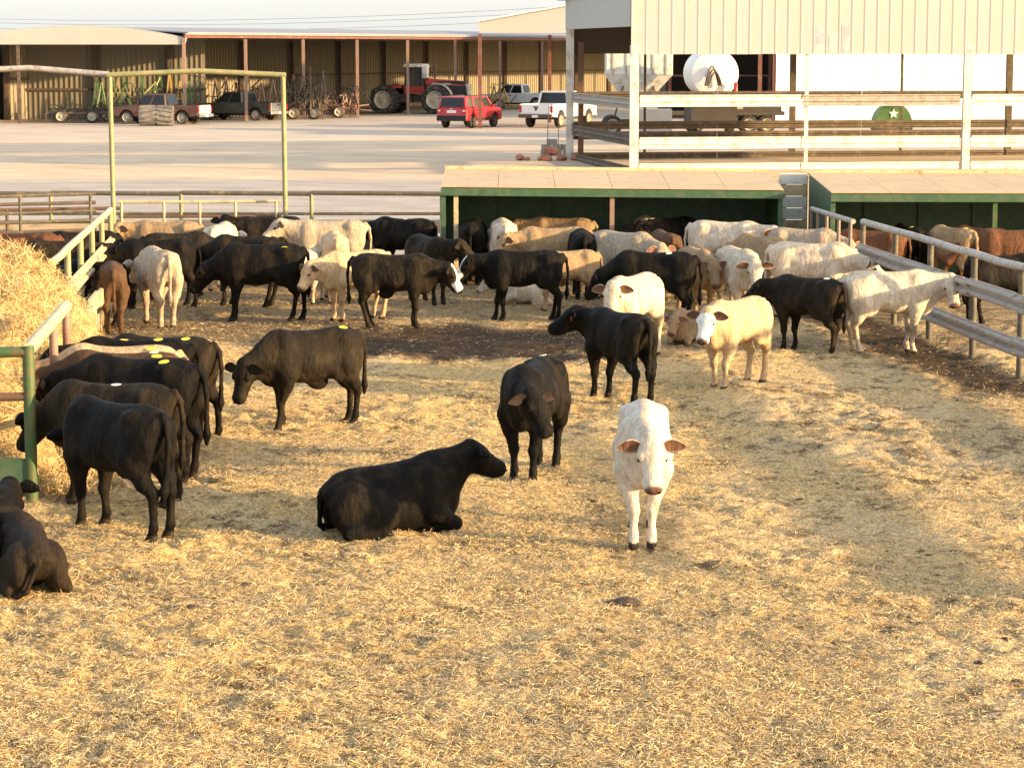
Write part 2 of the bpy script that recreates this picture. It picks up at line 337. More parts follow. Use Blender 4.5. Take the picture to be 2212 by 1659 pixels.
xv = np.concatenate([np.array([-4000, -1000, -300]), np.linspace(-120, 120, 49), np.array([300, 1000, 4000])])
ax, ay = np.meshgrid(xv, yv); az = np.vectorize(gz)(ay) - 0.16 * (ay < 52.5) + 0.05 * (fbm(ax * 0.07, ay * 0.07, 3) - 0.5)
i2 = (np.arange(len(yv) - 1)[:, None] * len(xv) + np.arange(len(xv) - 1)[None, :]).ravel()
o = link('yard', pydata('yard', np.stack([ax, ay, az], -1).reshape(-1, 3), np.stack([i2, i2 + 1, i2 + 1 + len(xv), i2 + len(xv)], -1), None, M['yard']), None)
tag(o, kind='structure')

# ================================================================== fences
WB = [(0, -.155), (.015, -.155), (.015, -.125), (.085, -.10), (.085, -.055), (.015, -.015), (.015, .015), (.085, .055), (.085, .10), (.015, .125), (.015, .155), (0, .155), (0, .12), (.07, .095), (.07, .06), (0, .02), (0, -.02), (.07, -.06), (.07, -.095), (0, -.12)]
def pen_fence(name, label, line, Ys, zt, beams, mats, side, post_r=0.05, extra=None):
    base = Vector((line(Ys[0]), Ys[0], 0)); t = thing(name, label, 'fence', base)
    for y in Ys: MB().tube([(line(y), y, -0.2), (line(y), y, zt - 0.03)], post_r, 10).build('post', mats[0], t, True, world=True)
    for a, c in zip(Ys[:-1], Ys[1:]):
        p, q = Vector((line(a), a, zt)), Vector((line(c), c, zt))
        MB().tube([p, (p + q) / 2 + Vector((0, 0, random.uniform(-.02, .012))), q], 0.058, 10).build('top_rail', mats[1], t, True, world=True)
        for zb in beams:
            off = Vector((side * (post_r + 0.004), 0, 0))
            prof = [(-u * side, v * .86) for u, v in WB]
            dz = random.uniform(-.015, .015)
            MB().sweep(prof, p + off + Vector((0, 0, zb - zt + dz)), q + off + Vector((0, -0.006, zb - zt + dz))).build('guard_beam', mats[2], t, world=True)
    return t
yr = [18.0, 20.4, 22.8, 25.2, 27.6, 30.0, 31.5, 33.8, 36.08, 38.45, 40.6, 42.8]
pen_fence('guardrail_fence', 'grey guardrail fence with a pipe top rail along the right side of the pen', FENCE_R, yr, 1.57, [1.06, 0.44], (M['dark_pipe'], M['pipe'], M['galv']), -1)
# short gate beyond the gap
t = thing('pipe_gate', 'short grey pipe gate swung open beside the green shelter', 'gate', (FENCE_R(44.0), 44.0, 0))
ga, gb = Vector((FENCE_R(43.4), 43.6, 1.52)), Vector((FENCE_R(47.2) + .12, 47.4, 1.50))
MB().tube([ga, gb], 0.05, 8).build('top_rail', M['pipe'], t, True, world=True)
MB().tube([ga - Vector((0, 0, .62)), gb - Vector((0, 0, .62))], 0.035, 8).build('rail', M['pipe'], t, True, world=True)
for k in (0.06, .33, .62, .84, 1.0):
    p = ga.lerp(gb, k); MB().tube([p, (p.x, p.y, -0.1)], 0.035, 8).build('upright', M['rose_post'], t, True, world=True)

# left feed fence: cream top rail, posts, bright beams
pen_fence('feed_fence', 'cream pipe feed fence along the left side, running back from the hay', FENCE_L, [34.6, 37.0, 39.3, 41.6, 43.8, 46.0], 1.57, [1.0, 0.42], (M['olive_pipe'], M['cream_paint'], M['cream_paint']), 1)
# wooden sill boards laid along that fence (uneven cream blocks)
t = thing('feed_bunk', 'broken cream feed bunk boards below the left fence rail', 'feed bunk', (FENCE_L(40) + .35, 40, 0))
y = 35.4; k = 0
while y < 45.0:
    ln = random.uniform(1.1, 1.9); zz = 0.62 + random.uniform(-.05, .05); xo = 0.34 + random.uniform(-.03, .03)
    a = Vector((FENCE_L(y) + xo, y, zz)); c = Vector((FENCE_L(y + ln - .06) + xo, y + ln - .06, zz + random.uniform(-.05, .05)))
    MB().bar(a, c, 0.07, 0.26).build('board', M['galv'] if k == 3 else M['cream_paint'], t, bevel=.012, world=True)
    y += ln; k += 1
for yy in (35.3, 38.0, 40.6, 43.2): MB().bar((FENCE_L(yy) + .29, yy, -.1), (FENCE_L(yy) + .29, yy, .72), .1, .1).build('stake', M['wood'], t, world=True)
MB().bar((FENCE_L(35) + .05, 35.0, 0.1), (FENCE_L(45) + .05, 45.2, 0.1), .35, .3).build('bunk_base', M['concrete'], t, world=True)

# hay rack end: green post, rails and panel at the lower left
pe = G(70, 1086); X0, Y0 = pe.x, pe.y
t = thing('hay_rack', 'green steel hay rack end with a cream rail running back beside the hay', 'hay rack', (X0, Y0, 0))
dirL = Vector((-0.092, 1, 0))
MB().tube([(X0, Y0, -.1), (X0, Y0, 1.62)], 0.062, 12).build('post', M['green_pipe'], t, True, world=True)
MB().tube([(X0, Y0, 1.56), (X0 - 2.4, Y0 - .1, 1.53)], 0.055, 12).build('top_rail', M['green_pipe'], t, True, world=True)
MB().tube([(X0, Y0, 1.10), (X0 - 2.4, Y0 - .1, 1.08)], 0.045, 12).build('middle_rail', M['rust_pipe'], t, True, world=True)
MB().box(X0 - 2.4, X0 - .05, Y0 - .03, Y0 + .02, .18, .46).build('kick_panel', M['green_steel'], t, world=True)
pb = Vector((X0, Y0, 1.58)); pq = pb + dirL * 4.2
MB().tube([pb, pq], 0.07, 12).build('side_rail', M['cream_paint'], t, True, world=True)
for k in (0.62, 1.0):
    p = pb.lerp(pq, k); MB().tube([(p.x, p.y, -.1), p], 0.05, 10).build('post', M['rose_post'], t, True, world=True)
MB().tube([pb - Vector((0, 0, .85)) + dirL * .4, pq - Vector((0, 0, .85))], 0.04, 10).build('lower_rail', M['green_pipe'], t, True, world=True)

# overhead gate frame (tall goal-post) and the second one to its left
YB = 50.0
def H_at(py, Y): return P(1106, py, Y).z
fl, fr_ = XY(240, YB), XY(613, YB)
t = thing('gate_frame', 'tall olive pipe goal post frame over the cream gate', 'gate frame', (fl, YB, 0))
zt = H_at(163, YB)
for x, py in ((fl, 166), (fr_, 164)): MB().tube([(x + .02, YB, -.1), (x, YB, zt)], 0.05, 12).build('post', M['olive_pipe'], t, True, world=True)
MB().tube([(fl - .06, YB, zt), (XY(430, YB), YB, H_at(154, YB)), (fr_ + .06, YB, zt)], 0.055, 12).build('crossbar', M['olive_pipe'], t, True, world=True)
t = thing('gate_frame', 'grey bent pipe crossbar of the frame at the left edge', 'gate frame', (fl - 3, YB + .3, 0))
MB().tube([(fl - 3.7, YB + .4, H_at(157, YB)), (XY(60, YB), YB + .4, H_at(148, YB)), (fl - .05, YB + .12, H_at(162, YB))], 0.062, 12).build('crossbar', M['pipe'], t, True, world=True)
MB().tube([(fl - 3.7, YB + .4, -.1), (fl - 3.7, YB + .4, H_at(157, YB))], 0.055, 12).build('post', M['pipe'], t, True, world=True)

def panel(name, label, cat, a, b, zs, r, m, verts=(), vm=None, ends=True):
    a = Vector((a[0], a[1], 0)); b = Vector((b[0], b[1], 0)); t = thing(name, label, cat, a)
    for i, z in enumerate(zs):
        mm = m[i % len(m)] if isinstance(m, (list, tuple)) else m
        MB().tube([a + Vector((0, 0, z)), a.lerp(b, .5) + Vector((0, 0, z + random.uniform(-.02, .01))), b + Vector((0, 0, z))], r, 8).build('rail', mm, t, True, world=True)
    for k in verts:
        p = a.lerp(b, k); MB().tube([p + Vector((0, -.01, min(zs) - .05 if not ends else -.1)), p + Vector((0, -.01, max(zs)))], r * .9, 8).build('upright', vm or (m[0] if isinstance(m, (list, tuple)) else m), t, True, world=True)
    return t
panel('pipe_gate', 'cream pipe gate hung in the tall goal post frame', 'gate', (fl + .1, YB + .1), (fr_ - .1, YB + .25), [1.47, 1.16, .92, .70, .45, .2], .032, [M['cream_paint'], M['rust_pipe'], M['rose_post'], M['rust_pipe']], (0.02, .28, .5, .72, .97), M['cream_paint'])
panel('pipe_fence', 'dark pipe panel of the pen at the far left', 'fence', (fl - 5, YB - 2.6), (fl - .25, YB - .6), [1.68, 1.50, 1.33, 1.14, .94, .7], .036, [M['dark_pipe'], M['iron'], M['dark_pipe']], (.02, .35, .7, .98), M['dark_pipe'])
# back fence
YF = 53.4
t = thing('back_fence', 'pipe and plank fence across the back of the pen', 'fence', (-12, YF, 0))
xl, xr_ = -16.0, XY(948, YF - 2)
px_ = [xl + i * (xr_ - xl) / 5 for i in range(6)]
for x in px_: MB().tube([(x, YF, -.1), (x, YF, 1.44)], .045, 8).build('post', M['olive_pipe'], t, True, world=True)
for a, c in zip(px_[:-1], px_[1:]):
    MB().tube([(a, YF, 1.46), (c, YF, 1.44)], .05, 8).build('top_rail', M['dark_pipe'], t, True, world=True)
    MB().tube([(a, YF, 1.0), (c, YF, 1.0)], .035, 8).build('rail', M['dark_pipe'], t, True, world=True)
    MB().bar((a, YF - .08, .72), (c, YF - .08, .72), .04, .30).build('plank', M['wood'], t, world=True)
    MB().bar((a, YF - .08, .34), (c, YF - .08, .34), .04, .26).build('plank', M['dark_wall'], t, world=True)
# far-left pens behind that fence line
panel('pipe_fence', 'brown rusty pipe panel behind the tall frame at the far left', 'fence', (fl - 5.6, YB + 1.6), (fl - .15, YB + 2.2), [1.2, .92, .66, .4], .04, [M['rust_pipe'], M['dark_pipe']], (.1, .55, .95), M['rust_pipe'])

# ================================================================== green shelters
def shelter(name, label, x0, x1, Yf, Yb, zf0, zf1, zb, posts, zdrop):
    t = thing(name, label, 'shelter', (x0, Yf, 0)); g = M['green_steel']
    # roof sheets, side by side with small standing seams
    n = max(1, round((x1 - x0) / 1.15)); w = (x1 - x0) / n
    zf = lambda x: zf0 + (zf1 - zf0) * (x - x0) / (x1 - x0)
    for i in range(n):
        a, c = x0 + i * w + .004, x0 + (i + 1) * w - .004
        MB().hexa([(a, Yf - .12, zf(a)), (c, Yf - .12, zf(c)), (c, Yb, zb + zf(c) - zf0), (a, Yb, zb + zf(a) - zf0), (a, Yf - .12, zf(a) + .02), (c, Yf - .12, zf(c) + .02), (c, Yb, zb + zf(c) - zf0 + .02), (a, Yb, zb + zf(a) - zf0 + .02)]).build('roof_sheet', M['roof_tan'], t, world=True)
    MB().bar((x0, Yf - .10, zf0 - .09), (x1, Yf - .10, zf1 - .09), .05, .15).build('eave_beam', g, t, world=True)
    MB().bar((x0, Yb + .02, zb + .03), (x1, Yb + .02, zb + zf1 - zf0 + .03), .12, .10).build('back_rail', M['cream_paint'], t, world=True)
    # side walls
    for x in (x0 + .02, x1 - .06):
        MB().prism([(Yf + .06, -.05), (Yb - .05, -.05), (Yb - .05, zb + zf(x) - zf0 - .008), (Yf - .02, zf(x) + .002)], x, x + .04, 'x').build('side_wall', g, t, world=True)
    k = max(1, round((x1 - x0) / 1.2)); w = (x1 - x0 - .12) / k
    for i in range(k):
        a = x0 + .06 + i * w + .006
        MB().box(a - .005, a + w - .008, Yb - .1, Yb - .06, -.05, min(zb, zb + zf1 - zf0) - .022).build('back_panel', g, t, world=True)
        MB().box(a - .03, a + .03, Yb - .16, Yb - .102, -.05, zb - .14).build('stud', g, t, world=True)
    for x, mm in posts: MB().box(x - .045, x + .045, Yf - .05, Yf + .04, -.1, zf(x) - .03).build('post', mm, t, world=True)
    return t
YS = 48.0
xs0, xs1 = XY(952, YS), XY(1694, YS)
shelter('cattle_shelter', 'long green cattle shelter with a tan roof in the middle of the back row', xs0, xs1, YS, YS + 3.0, H_at(404, YS), H_at(411, YS), H_at(367, YS + 3.0),
        [(xs0 + .05, M['green_steel']), (xs0 + .3, M['cream_paint']), (XY(1323, YS), M['rose_post']), (xs1 - .06, M['green_steel'])], 0)
ys2 = 46.6; xt0 = XY(1796, ys2)
shelter('cattle_shelter', 'second green cattle shelter with a tan roof, cut off by the right edge', xt0, xt0 + 8.0, ys2, ys2 + 3.6, H_at(417, ys2), H_at(419, ys2), H_at(376, ys2 + 3.6),
        [(xt0 + .05, M['green_steel']), (XY(2153, ys2), M['green_pipe']), (xt0 + 7.9, M['green_steel'])], 0)
# plank gate between the two shelters
t = thing('plank_gate', 'weathered plank gate in the gap between the two green shelters', 'gate', (XY(1720, 50.5), 50.5, 0))
a, c = XY(1686, 50.5), XY(1744, 50.5)
for i in range(8):
    z = .1 + i * .245; MB().box(a + random.uniform(-.02, .02), c, 50.48, 50.53, z, z + .228).build('plank', M['off_white'] if i % 3 else M['cream_paint'], t, world=True)  # pale paint brightens planks that stand in shade
for x in (a + .04, c - .07): MB().box(x, x + .1, 50.535, 50.62, -.1, 2.05).build('post', M['wood'], t, world=True)
# windbreak rail behind the shelters
t = thing('alley_fence', 'pale weathered rail running behind the two shelters', 'fence', (3, 56, 0))
a, c = XY(1190, 56), XY(2300, 56)
zr = H_at(374, 56)
for i in range(6):
    u, v = a + (c - a) * i / 6, a + (c - a) * (i + 1) / 6
    MB().bar((u + .01, 56, zr), (v - .01, 56.0, zr), .06, .17).build('plank', M['cream_paint'] if i % 2 else M['wood'], t, world=True)
for i in range(7): x = a + (c - a) * i / 6; MB().bar((x, 56.08, -.1), (x, 56.08, zr), .09, .09).build('post', M['wood'], t, world=True)

# ================================================================== the open-sided barn
bc = G(1362, 392); bd = Vector((-0.16, 0.987, 0)).normalized(); br = Vector((bd.y, -bd.x, 0))   # near corner, depth and right directions
bc = Vector((XY(1362, 83.0), 83.0, 0)); BL, BD = 27.0, 12.2
def B(r, d, z): q = bc + br * r + bd * d; return Vector((q.x, q.y, z))
barn = thing('open_barn', 'open-sided cream metal barn with guardrails, upper right', 'barn', bc)
zw = H_at(118, 83.0); zs_ = 5.38; ztop = 7.2
pw = 0.455; npan = int(BL / pw)
pm = MB().box(0.0, pw - .004, -.012, .012, 0, ztop - zw)
pm.prism([(-.065, -.012), (.04, -.012), (.02, -.028), (-.012, -.028)], 0, ztop - zw, 'z')
pme = pm.mesh('panel'); pme2 = None
ang = math.atan2(br.y, br.x)
for i in range(npan):
    p = B(i * pw + .05, -.10, zw)
    me = pme
    if 14 <= i <= 16 or i == 17:
        if pme2 is None: pme2 = pme.copy(); pme2.materials.clear(); pme2.materials.append(M['panel_cream'])
    o = link('wall_panel', pme, M['panel_cream'], barn); o.location = p - bc + Vector((0, 0, random.uniform(-.012, .012))); o.rotation_euler = (0, 0, ang)
for (i0, i1, z0, z1, mm) in [(14.0, 14.85, .05, .95, 'panel_bare'), (15.05, 15.95, .05, .75, 'panel_bare'), (16.05, 16.9, .05, 1.05, 'panel_bare')]:
    a = B(i0 * pw + .09, -.118, zw + z0); c = B(i1 * pw, -.118, zw + z0)
    MB().bar((a + c) / 2 - (c - a) / 2 + Vector((0, 0, (z1 - z0) / 2)), (a + c) / 2 + (c - a) / 2 + Vector((0, 0, (z1 - z0) / 2)), .008, z1 - z0).build('bare_patch', M[mm], barn, world=True)
def bbar(a, c, w, h, name, m): return MB().bar(a, c, w, h).build(name, m, barn, world=True)
# gable fascia on the left end, back fascia, roof
gm = MB()
n = 26
for i in range(n):
    d0, d1 = i * BD / n + .004, (i + 1) * BD / n - .004
    def zr_(d): return 6.55 + 1.25 * (1 - abs(d - BD * .0) / BD)
    q = [B(0, d0, zs_), B(0, d1, zs_), B(0, d1, zr_(d1)), B(0, d0, zr_(d0))]
    w = br * .03
    MB().hexa([q[0] + w, q[0] - w, q[1] - w, q[1] + w, q[3] + w, q[3] - w, q[2] - w, q[2] + w]).build('gable_panel', M['fascia'], barn, world=True)
bbar(B(0, BD, (zw + 6.5) / 2), B(BL, BD, (zw + 6.5) / 2), .05, 6.5 - zw, 'back_fascia', M['dark_wall'])  # near-black colour paints in the unlit inside of this wall
rm = MB(); rm.hexa([B(-.3, -.3, 7.75), B(BL, -.3, 7.75), B(BL, BD + .4, 6.5), B(-.3, BD + .4, 6.5), B(-.3, -.3, 7.8), B(BL, -.3, 7.8), B(BL, BD + .4, 6.55), B(-.3, BD + .4, 6.55)])
rm.build('roof', M['shed_roof'], barn, world=True)
bbar(B(-.03, -.14, zw + 1.4), B(.12, -.14, zw + 1.4), .06, 2.9, 'corner_trim', M['fascia'])
# posts
for k, (r_, w) in enumerate([(0.0, .30), (6.1, .13), (11.9, .26), (18.0, .13), (23.8, .28)]):
    bbar(B(r_ + .12, 0, -.1), B(r_ + .12, 0, zw + .3), w, w, 'post', M['off_white'])
for r_, w, mm in [(0.0, .30, 'off_white'), (3.0, .1, 'dark_pipe'), (9.0, .24, 'shaded_rail'), (13.5, .1, 'dark_pipe'), (18, .25, 'shaded_rail')]:
    bbar(B(r_ + .12, BD - .2, -.1), B(r_ + .12, BD - .2, zs_ + .05), w, w, 'post', M[mm])
bbar(B(.5, BD - .5, -.1), B(.5, BD - .5, 4.9), .22, .22, 'post', M['rust_pipe'])
# guardrails: doubled beams, span by span, front side and the back side coloured as shaded
def rails(r0, r1, d, z, m, names='guard_beam', s=-1):
    prof = [(u * 1.0, v * 1.3) for u, v in WB] if s > 0 else [(-u, v * 1.0) for u, v in WB]
    MB().sweep(prof, B(r0, d, z), B(r1, d, z)).build(names, m, barn, world=True)
for z in (2.86, 1.42, .52):
    for r0, r1, mm in ((.30, 6.0, 'off_white'), (6.05, 11.75, 'galv' if z > 2 else 'off_white'), (12.2, 17.9, 'off_white'), (18.1, 23.8, 'off_white')):
        rails(r0, r1, -.13, z, M[mm], s=1)
for z in (2.82, 1.66, .45):
    for r0, r1 in ((.2, 6.0), (6.02, 11.9), (11.92, 17.9), (18, 23.8)):
        rails(r0, r1, BD - .35, z, M['shaded_rail'])
        rails(r0, r1, BD - .30, z - .40, M['shaded_rail']) if 1 < z < 2 else None
for z in (2.75, 1.5, .4):
    a, c = B(.14, .3, z), B(.14, BD - .4, z)
    MB().sweep([(-u, v * 1.3) for u, v in WB], a, c).build('guard_beam', M['galv'] if z > 2 else M['shaded_rail'], barn, world=True)

# ================================================================== far machine shed
s0, s1 = G(400, 268), G(1080, 240)
sd = (s1 - s0); sd.z = 0; SLEN = sd.length; sd.normalize(); sn = Vector((-sd.y, sd.x, 0))
BAY = SLEN / 6; NB = 17; DEP = 13.5
shed = thing('machine_shed', 'long open machine shed with maroon posts and grey roof across the yard', 'shed', (s0.x, s0.y, 0))
def SH(a, d, z): q = s0 + sd * a + sn * d; return Vector((q.x, q.y, z))
GZ = 0.45; ZE = 5.2
for i in range(NB + 1): MB().bar(SH(i * BAY, 0, GZ - .3), SH(i * BAY, 0, ZE), .17, .17).build('post', M['rose_post'], shed, world=True)
MB().bar(SH(-.1, -.12, ZE + .12), SH(NB * BAY, -.12, ZE + .12), .08, .14).build('eave_trim', M['maroon'], shed, world=True)
MB().bar(SH(-.1, -.16, ZE + .26), SH(NB * BAY, -.16, ZE + .26), .16, .08).build('gutter', M['shed_roof'], shed, world=True)
for i in range(NB):
    a, c = i * BAY + .01, (i + 1) * BAY - .01
    for (d0, z0, d1, z1) in ((-.3, ZE + .3, 7.5, ZE + .66), (7.52, ZE + .66, DEP + .4, ZE + .3)):
        MB().hexa([SH(a, d0, z0), SH(c, d0, z0), SH(c, d1, z1), SH(a, d1, z1), SH(a, d0, z0 + .06), SH(c, d0, z0 + .06), SH(c, d1, z1 + .06), SH(a, d1, z1 + .06)]).build('roof_sheet', M['shed_roof'], shed, world=True)
    # back wall bay with ribs
    w = MB(); w.bar(SH(a, DEP, (GZ + ZE) / 2), SH(c, DEP, (GZ + ZE) / 2), .05, ZE - GZ + .6)
    for k in range(18):
        q = a + (c - a) * (k + .5) / 18; w.bar(SH(q, DEP - .045, GZ), SH(q, DEP - .045, ZE), .05, .05)
    w.build('back_wall', M['shed_wall'], shed, world=True)
    MB().bar(SH(a, DEP - .25, GZ - .2), SH(a, DEP - .25, ZE), .25, .25).build('column', M['iron'], shed, world=True)
    MB().bar(SH(a, DEP - .14, 2.9), SH(c, DEP - .14, 2.9), .1, .12).build('girt', M['iron'], shed, world=True)
# left wing with the arched fascia, facing the yard
YW = s0.y + .15
xa, xb = XY(-60, YW), XY(404, YW)
wing = thing('machine_shed', 'arched-front cream shed wing at the left end of the long machine shed', 'shed', (xa, YW, 0))
arch = [(-60, 84), (0, 69), (60, 62), (120, 58.5), (190, 57), (260, 60), (330, 69), (404, 82)]
top = [P(x, y, YW) for x, y in arch]; zb_ = H_at(97, YW)
MB().prism([(p.x, p.z) for p in top] + [(xb, zb_), (xa, zb_)], YW - .15, YW + .05).build('fascia', M['fascia'], wing, world=True)
r_ = MB()
for p, q in zip(top[:-1], top[1:]): r_.hexa([(p.x, YW + .055, p.z - .05), (q.x, YW + .055, q.z - .05), (q.x, YW + 9, q.z - .05), (p.x, YW + 9, p.z - .05), (p.x, YW + .055, p.z + .02), (q.x, YW + .055, q.z + .02), (q.x, YW + 9, q.z + .02), (p.x, YW + 9, p.z + .02)])
r_.build('roof', M['shed_roof'], wing, world=True)
w = MB().box(xa, xb, YW + 8.5, YW + 8.55, GZ - .2, 5.3)
x = xa
while x < xb: w.box(x, x + .06, YW + 8.44, YW + 8.5, GZ - .2, 5.3); x += .31
w.build('back_wall', M['shed_wall'], wing, world=True)
w = MB().box(xa - .05, xa, YW, YW + 8.5, GZ - .2, 5.1); w.build('side_wall', M['shed_wall'], wing, world=True)
for px_ in (42, 210, 370): xx = XY(px_, YW + 8.2); MB().box(xx - .13, xx + .13, YW + 8.15, YW + 8.4, GZ - .2, 5.2).build('column', M['iron'], wing, world=True)
xx = XY(44, YW); MB().box(xx - .09, xx + .09, YW - .05, YW + .05, GZ - .2, zb_).build('post', M['iron'], wing, world=True)
MB().box(xa, xb, YW + 8.3, YW + 8.42, 2.2, 2.34).build('girt', M['iron'], wing, world=True)

# canopy (carport) in front of the shed
q0 = G(1037, 278); YC = q0.y
can = thing('canopy', 'tall open canopy with a pale gable and maroon posts behind the barn', 'canopy', (q0.x, YC, 0))
pts = [P(1032, 50, YC), P(1215, 17, YC), P(1420, -20, YC), P(1640, 20, YC), P(1640, 70, YC), P(1232, 72, YC), P(1036, 72, YC)]
MB().prism([(p.x, p.z) for p in pts], YC, YC + .2).build('gable', M['fascia'], can, world=True)
cr_ = MB()
for p, q in ((pts[0], pts[2]), (pts[2], pts[3])): cr_.hexa([(p.x, YC - .15, p.z + .05), (q.x, YC - .15, q.z + .05), (q.x, YC + 12, q.z + .05), (p.x, YC + 12, p.z + .05), (p.x, YC - .15, p.z + .12), (q.x, YC - .15, q.z + .12), (q.x, YC + 12, q.z + .12), (p.x, YC + 12, p.z + .12)])
cr_.build('roof', M['white_paint'], can, world=True)
zc = H_at(74, YC)
for px_, dy in ((1037, .1), (1187, 10), (1640, .1)): xx = XY(px_, YC + dy); MB().box(xx - .1, xx + .1, YC + dy, YC + dy + .2, GZ - .3, zc).build('post', M['maroon'], can, world=True)

# white metal building and dark shed seen through the barn
YWB = 142.0; x0 = XY(1674, YWB)
wb = thing('metal_building', 'big bright white metal building seen through the barn', 'building', (x0, YWB, 0))
rz_ = 0.16
k = 0; x = 0.0
while x < 30:
    a = Vector((x0 + x * math.cos(rz_), YWB + x * math.sin(rz_), 0)); c = Vector((x0 + (x + 2.96) * math.cos(rz_), YWB + (x + 2.96) * math.sin(rz_), 0))
    MB().bar(a + Vector((0, 0, 4)), c + Vector((0, 0, 4)), .08, 8.0).build('wall_panel', M['white_wall'], wb, world=True); x += 3.0
MB().bar((x0 - .08, YWB, 4), (x0 - .08, YWB + .3, 4), .2, 8).build('corner_trim', M['maroon'], wb, world=True)
MB().hexa([(x0 - .2, YWB - .2, 7.95), (x0 + 29.8, YWB + 4.6, 7.95), (x0 + 27, YWB + 24, 9.5), (x0 - 3, YWB + 20, 9.5), (x0 - .2, YWB - .2, 8.05), (x0 + 29.8, YWB + 4.6, 8.05), (x0 + 27, YWB + 24, 9.6), (x0 - 3, YWB + 20, 9.6)]).build('roof', M['shed_roof'], wb, world=True)
YD = 146.0; xa2, xb2 = XY(1440, YD), XY(1672, YD)
ds = thing('implement_shed', 'dark open shed behind the white tank, seen through the barn', 'shed', (xa2, YD, 0))
MB().box(xa2, xb2, YD + 6, YD + 6.1, .2, 6.5).build('back_wall', M['dark_wall'], ds, world=True)
MB().box(xa2 - .3, xb2, YD - .2, YD + 6.3, 6.5, 6.7).build('roof', M['shed_roof'], ds, world=True)
MB().box(xa2 - .1, xa2, YD, YD + 6, .2, 6.5).build('side_wall', M['dark_wall'], ds, world=True)
MB().box(xb2 - .1, xb2 - .02, YD, YD + 6, .2, 6.5).build('side_wall', M['dark_wall'], ds, world=True)
for xx in (xa2 + .15, (xa2 + xb2) / 2, xb2 - .3): MB().box(xx - .1, xx + .1, YD - .1, YD + .1, .2, 6.5).build('post', M['maroon'], ds, world=True)
MB().box(xa2, xb2, YD - .08, YD - .02, 3.0, 3.1).build('rail', M['maroon'], ds, world=True)
# earth bank at the far right
xx, yy = np.meshgrid(np.linspace(0, 1, 40), np.linspace(0, 1, 16))
bx = 18 + 22 * xx; by = 112 + 14 * yy
bz = 0.4 + (1.1 * sstep(0.1, 0.8, xx) * np.sin(np.pi * yy) * (0.7 + .6 * fbm(bx * .6, by * .6, 3)))
i3 = (np.arange(15)[:, None] * 40 + np.arange(39)[None, :]).ravel()
o = link('terrain', pydata('bank', np.stack([bx, by, bz], -1).reshape(-1, 3), np.stack([i3, i3 + 1, i3 + 41, i3 + 40], -1), None, M['yard']), None); tag(o, kind='structure')
# power lines
for i, (ya, yb, lab) in enumerate([(38, 24, 'lowest'), (26, 8, 'middle'), (18, -4, 'top')]):
    a, c = P(-250, ya + 14, 420), P(1700, yb - 16, 300)
    pts = [a.lerp(c, k / 12) - Vector((0, 0, 2.2 * (1 - (2 * k / 12 - 1) ** 2))) for k in range(13)]
    o = MB().tube(pts, .022, 5).build('power_line', M['iron']); tag(o, 'thin %s power line crossing the pale sky' % lab, 'power line', 'power lines')
# block stack and red rubble at the barn's far corner
def gp(px, py, Y): return Vector((XY(px, Y), Y, gz(Y)))
q = gp(1203, 320, 97.5)
t = thing('block_stack', 'stack of grey cinder blocks beside the barn corner post', 'blocks', q)
for i, (x, z) in enumerate([(-.45, 0), (0, 0), (.45, 0), (-.42, .22), (.03, .22), (.4, .22), (-.2, .44)]):
    MB().box(x - .21, x + .21, -.2, .2, z, z + .21).build('block', M['block'], t, bevel=.01)
t2 = thing('rubble_heap', 'small heap of red broken rock below the grey blocks', 'rubble', gp(1188, 335, 94.0))
for i in range(16):
    a = random.uniform(0, 6.28); d = random.uniform(0, .9); r0 = random.uniform(.12, .28)
    mb = MB(); vs = []
    import mathutils
    me = bpy.data.meshes.new('rock'); import bmesh
    bm = bmesh.new(); bmesh.ops.create_icosphere(bm, subdivisions=1, radius=r0)
    for v_ in bm.verts: v_.co *= random.uniform(.65, 1.2); v_.co.z *= .7
    bm.to_mesh(me); bm.free()
    o = link('rock', me, M['red_rock'], t2); o.location = (math.cos(a) * d * 1.3, math.sin(a) * d * .6, r0 * .4 + (0.25 if d < .4 else 0))
for i, px_ in enumerate((1182, 1205)):
    q = gp(px_, 300, 97); o = MB().tube([(q.x, q.y, q.z), (q.x + .05, q.y, 2.35)], .02, 6).build('steel_rod', M['rose_post'])
    tag(o, 'thin rusty rod standing by the %s of the grey blocks' % ('left end' if i == 0 else 'middle'), 'rod', 'rods by the block stack')
# ================================================================== vehicles and machinery
def wheel(parent, x, y, r, w, rim_m, side, tread=False, hub=0.62):
    t = MB(); s = side
    t.lathe([(-w / 2, r * hub), (-w / 2, r * .88), (-w / 2 * .75, r * .98), (0, r), (w / 2 * .75, r * .98), (w / 2, r * .88), (w / 2, r * hub)], (0, 0, 0), 'y', 28)
    if tread:
        for k in range(22):
            a = 2 * math.pi * k / 22
            for q in (-1, 1):
                a2 = a + (0.14 if q > 0 else 0)
                p0 = Vector((math.cos(a2) * (r + .01), q * w * .03, math.sin(a2) * (r + .01))); p1 = Vector((math.cos(a2 + .2) * (r - .01), q * w * .47, math.sin(a2 + .2) * (r - .01)))
                t.bar(p0, p1, .07, .07, up=(math.cos(a2), 0, math.sin(a2)))
    o = t.build('wheel', M['rubber'], parent, True); o.location = (x, y, r)
    rm = MB(); e = s * w / 2
    rm.lathe([(e * .92, 0.001), (e * .80, r * .18), (e * .55, r * .22), (e * .35, r * hub * .80), (e * 1.0, r * hub * .97), (e * 1.02, r * hub * 1.04)], (0, 0, 0), 'y', 28)
    rm.build('rim', rim_m, o, True)
    return o
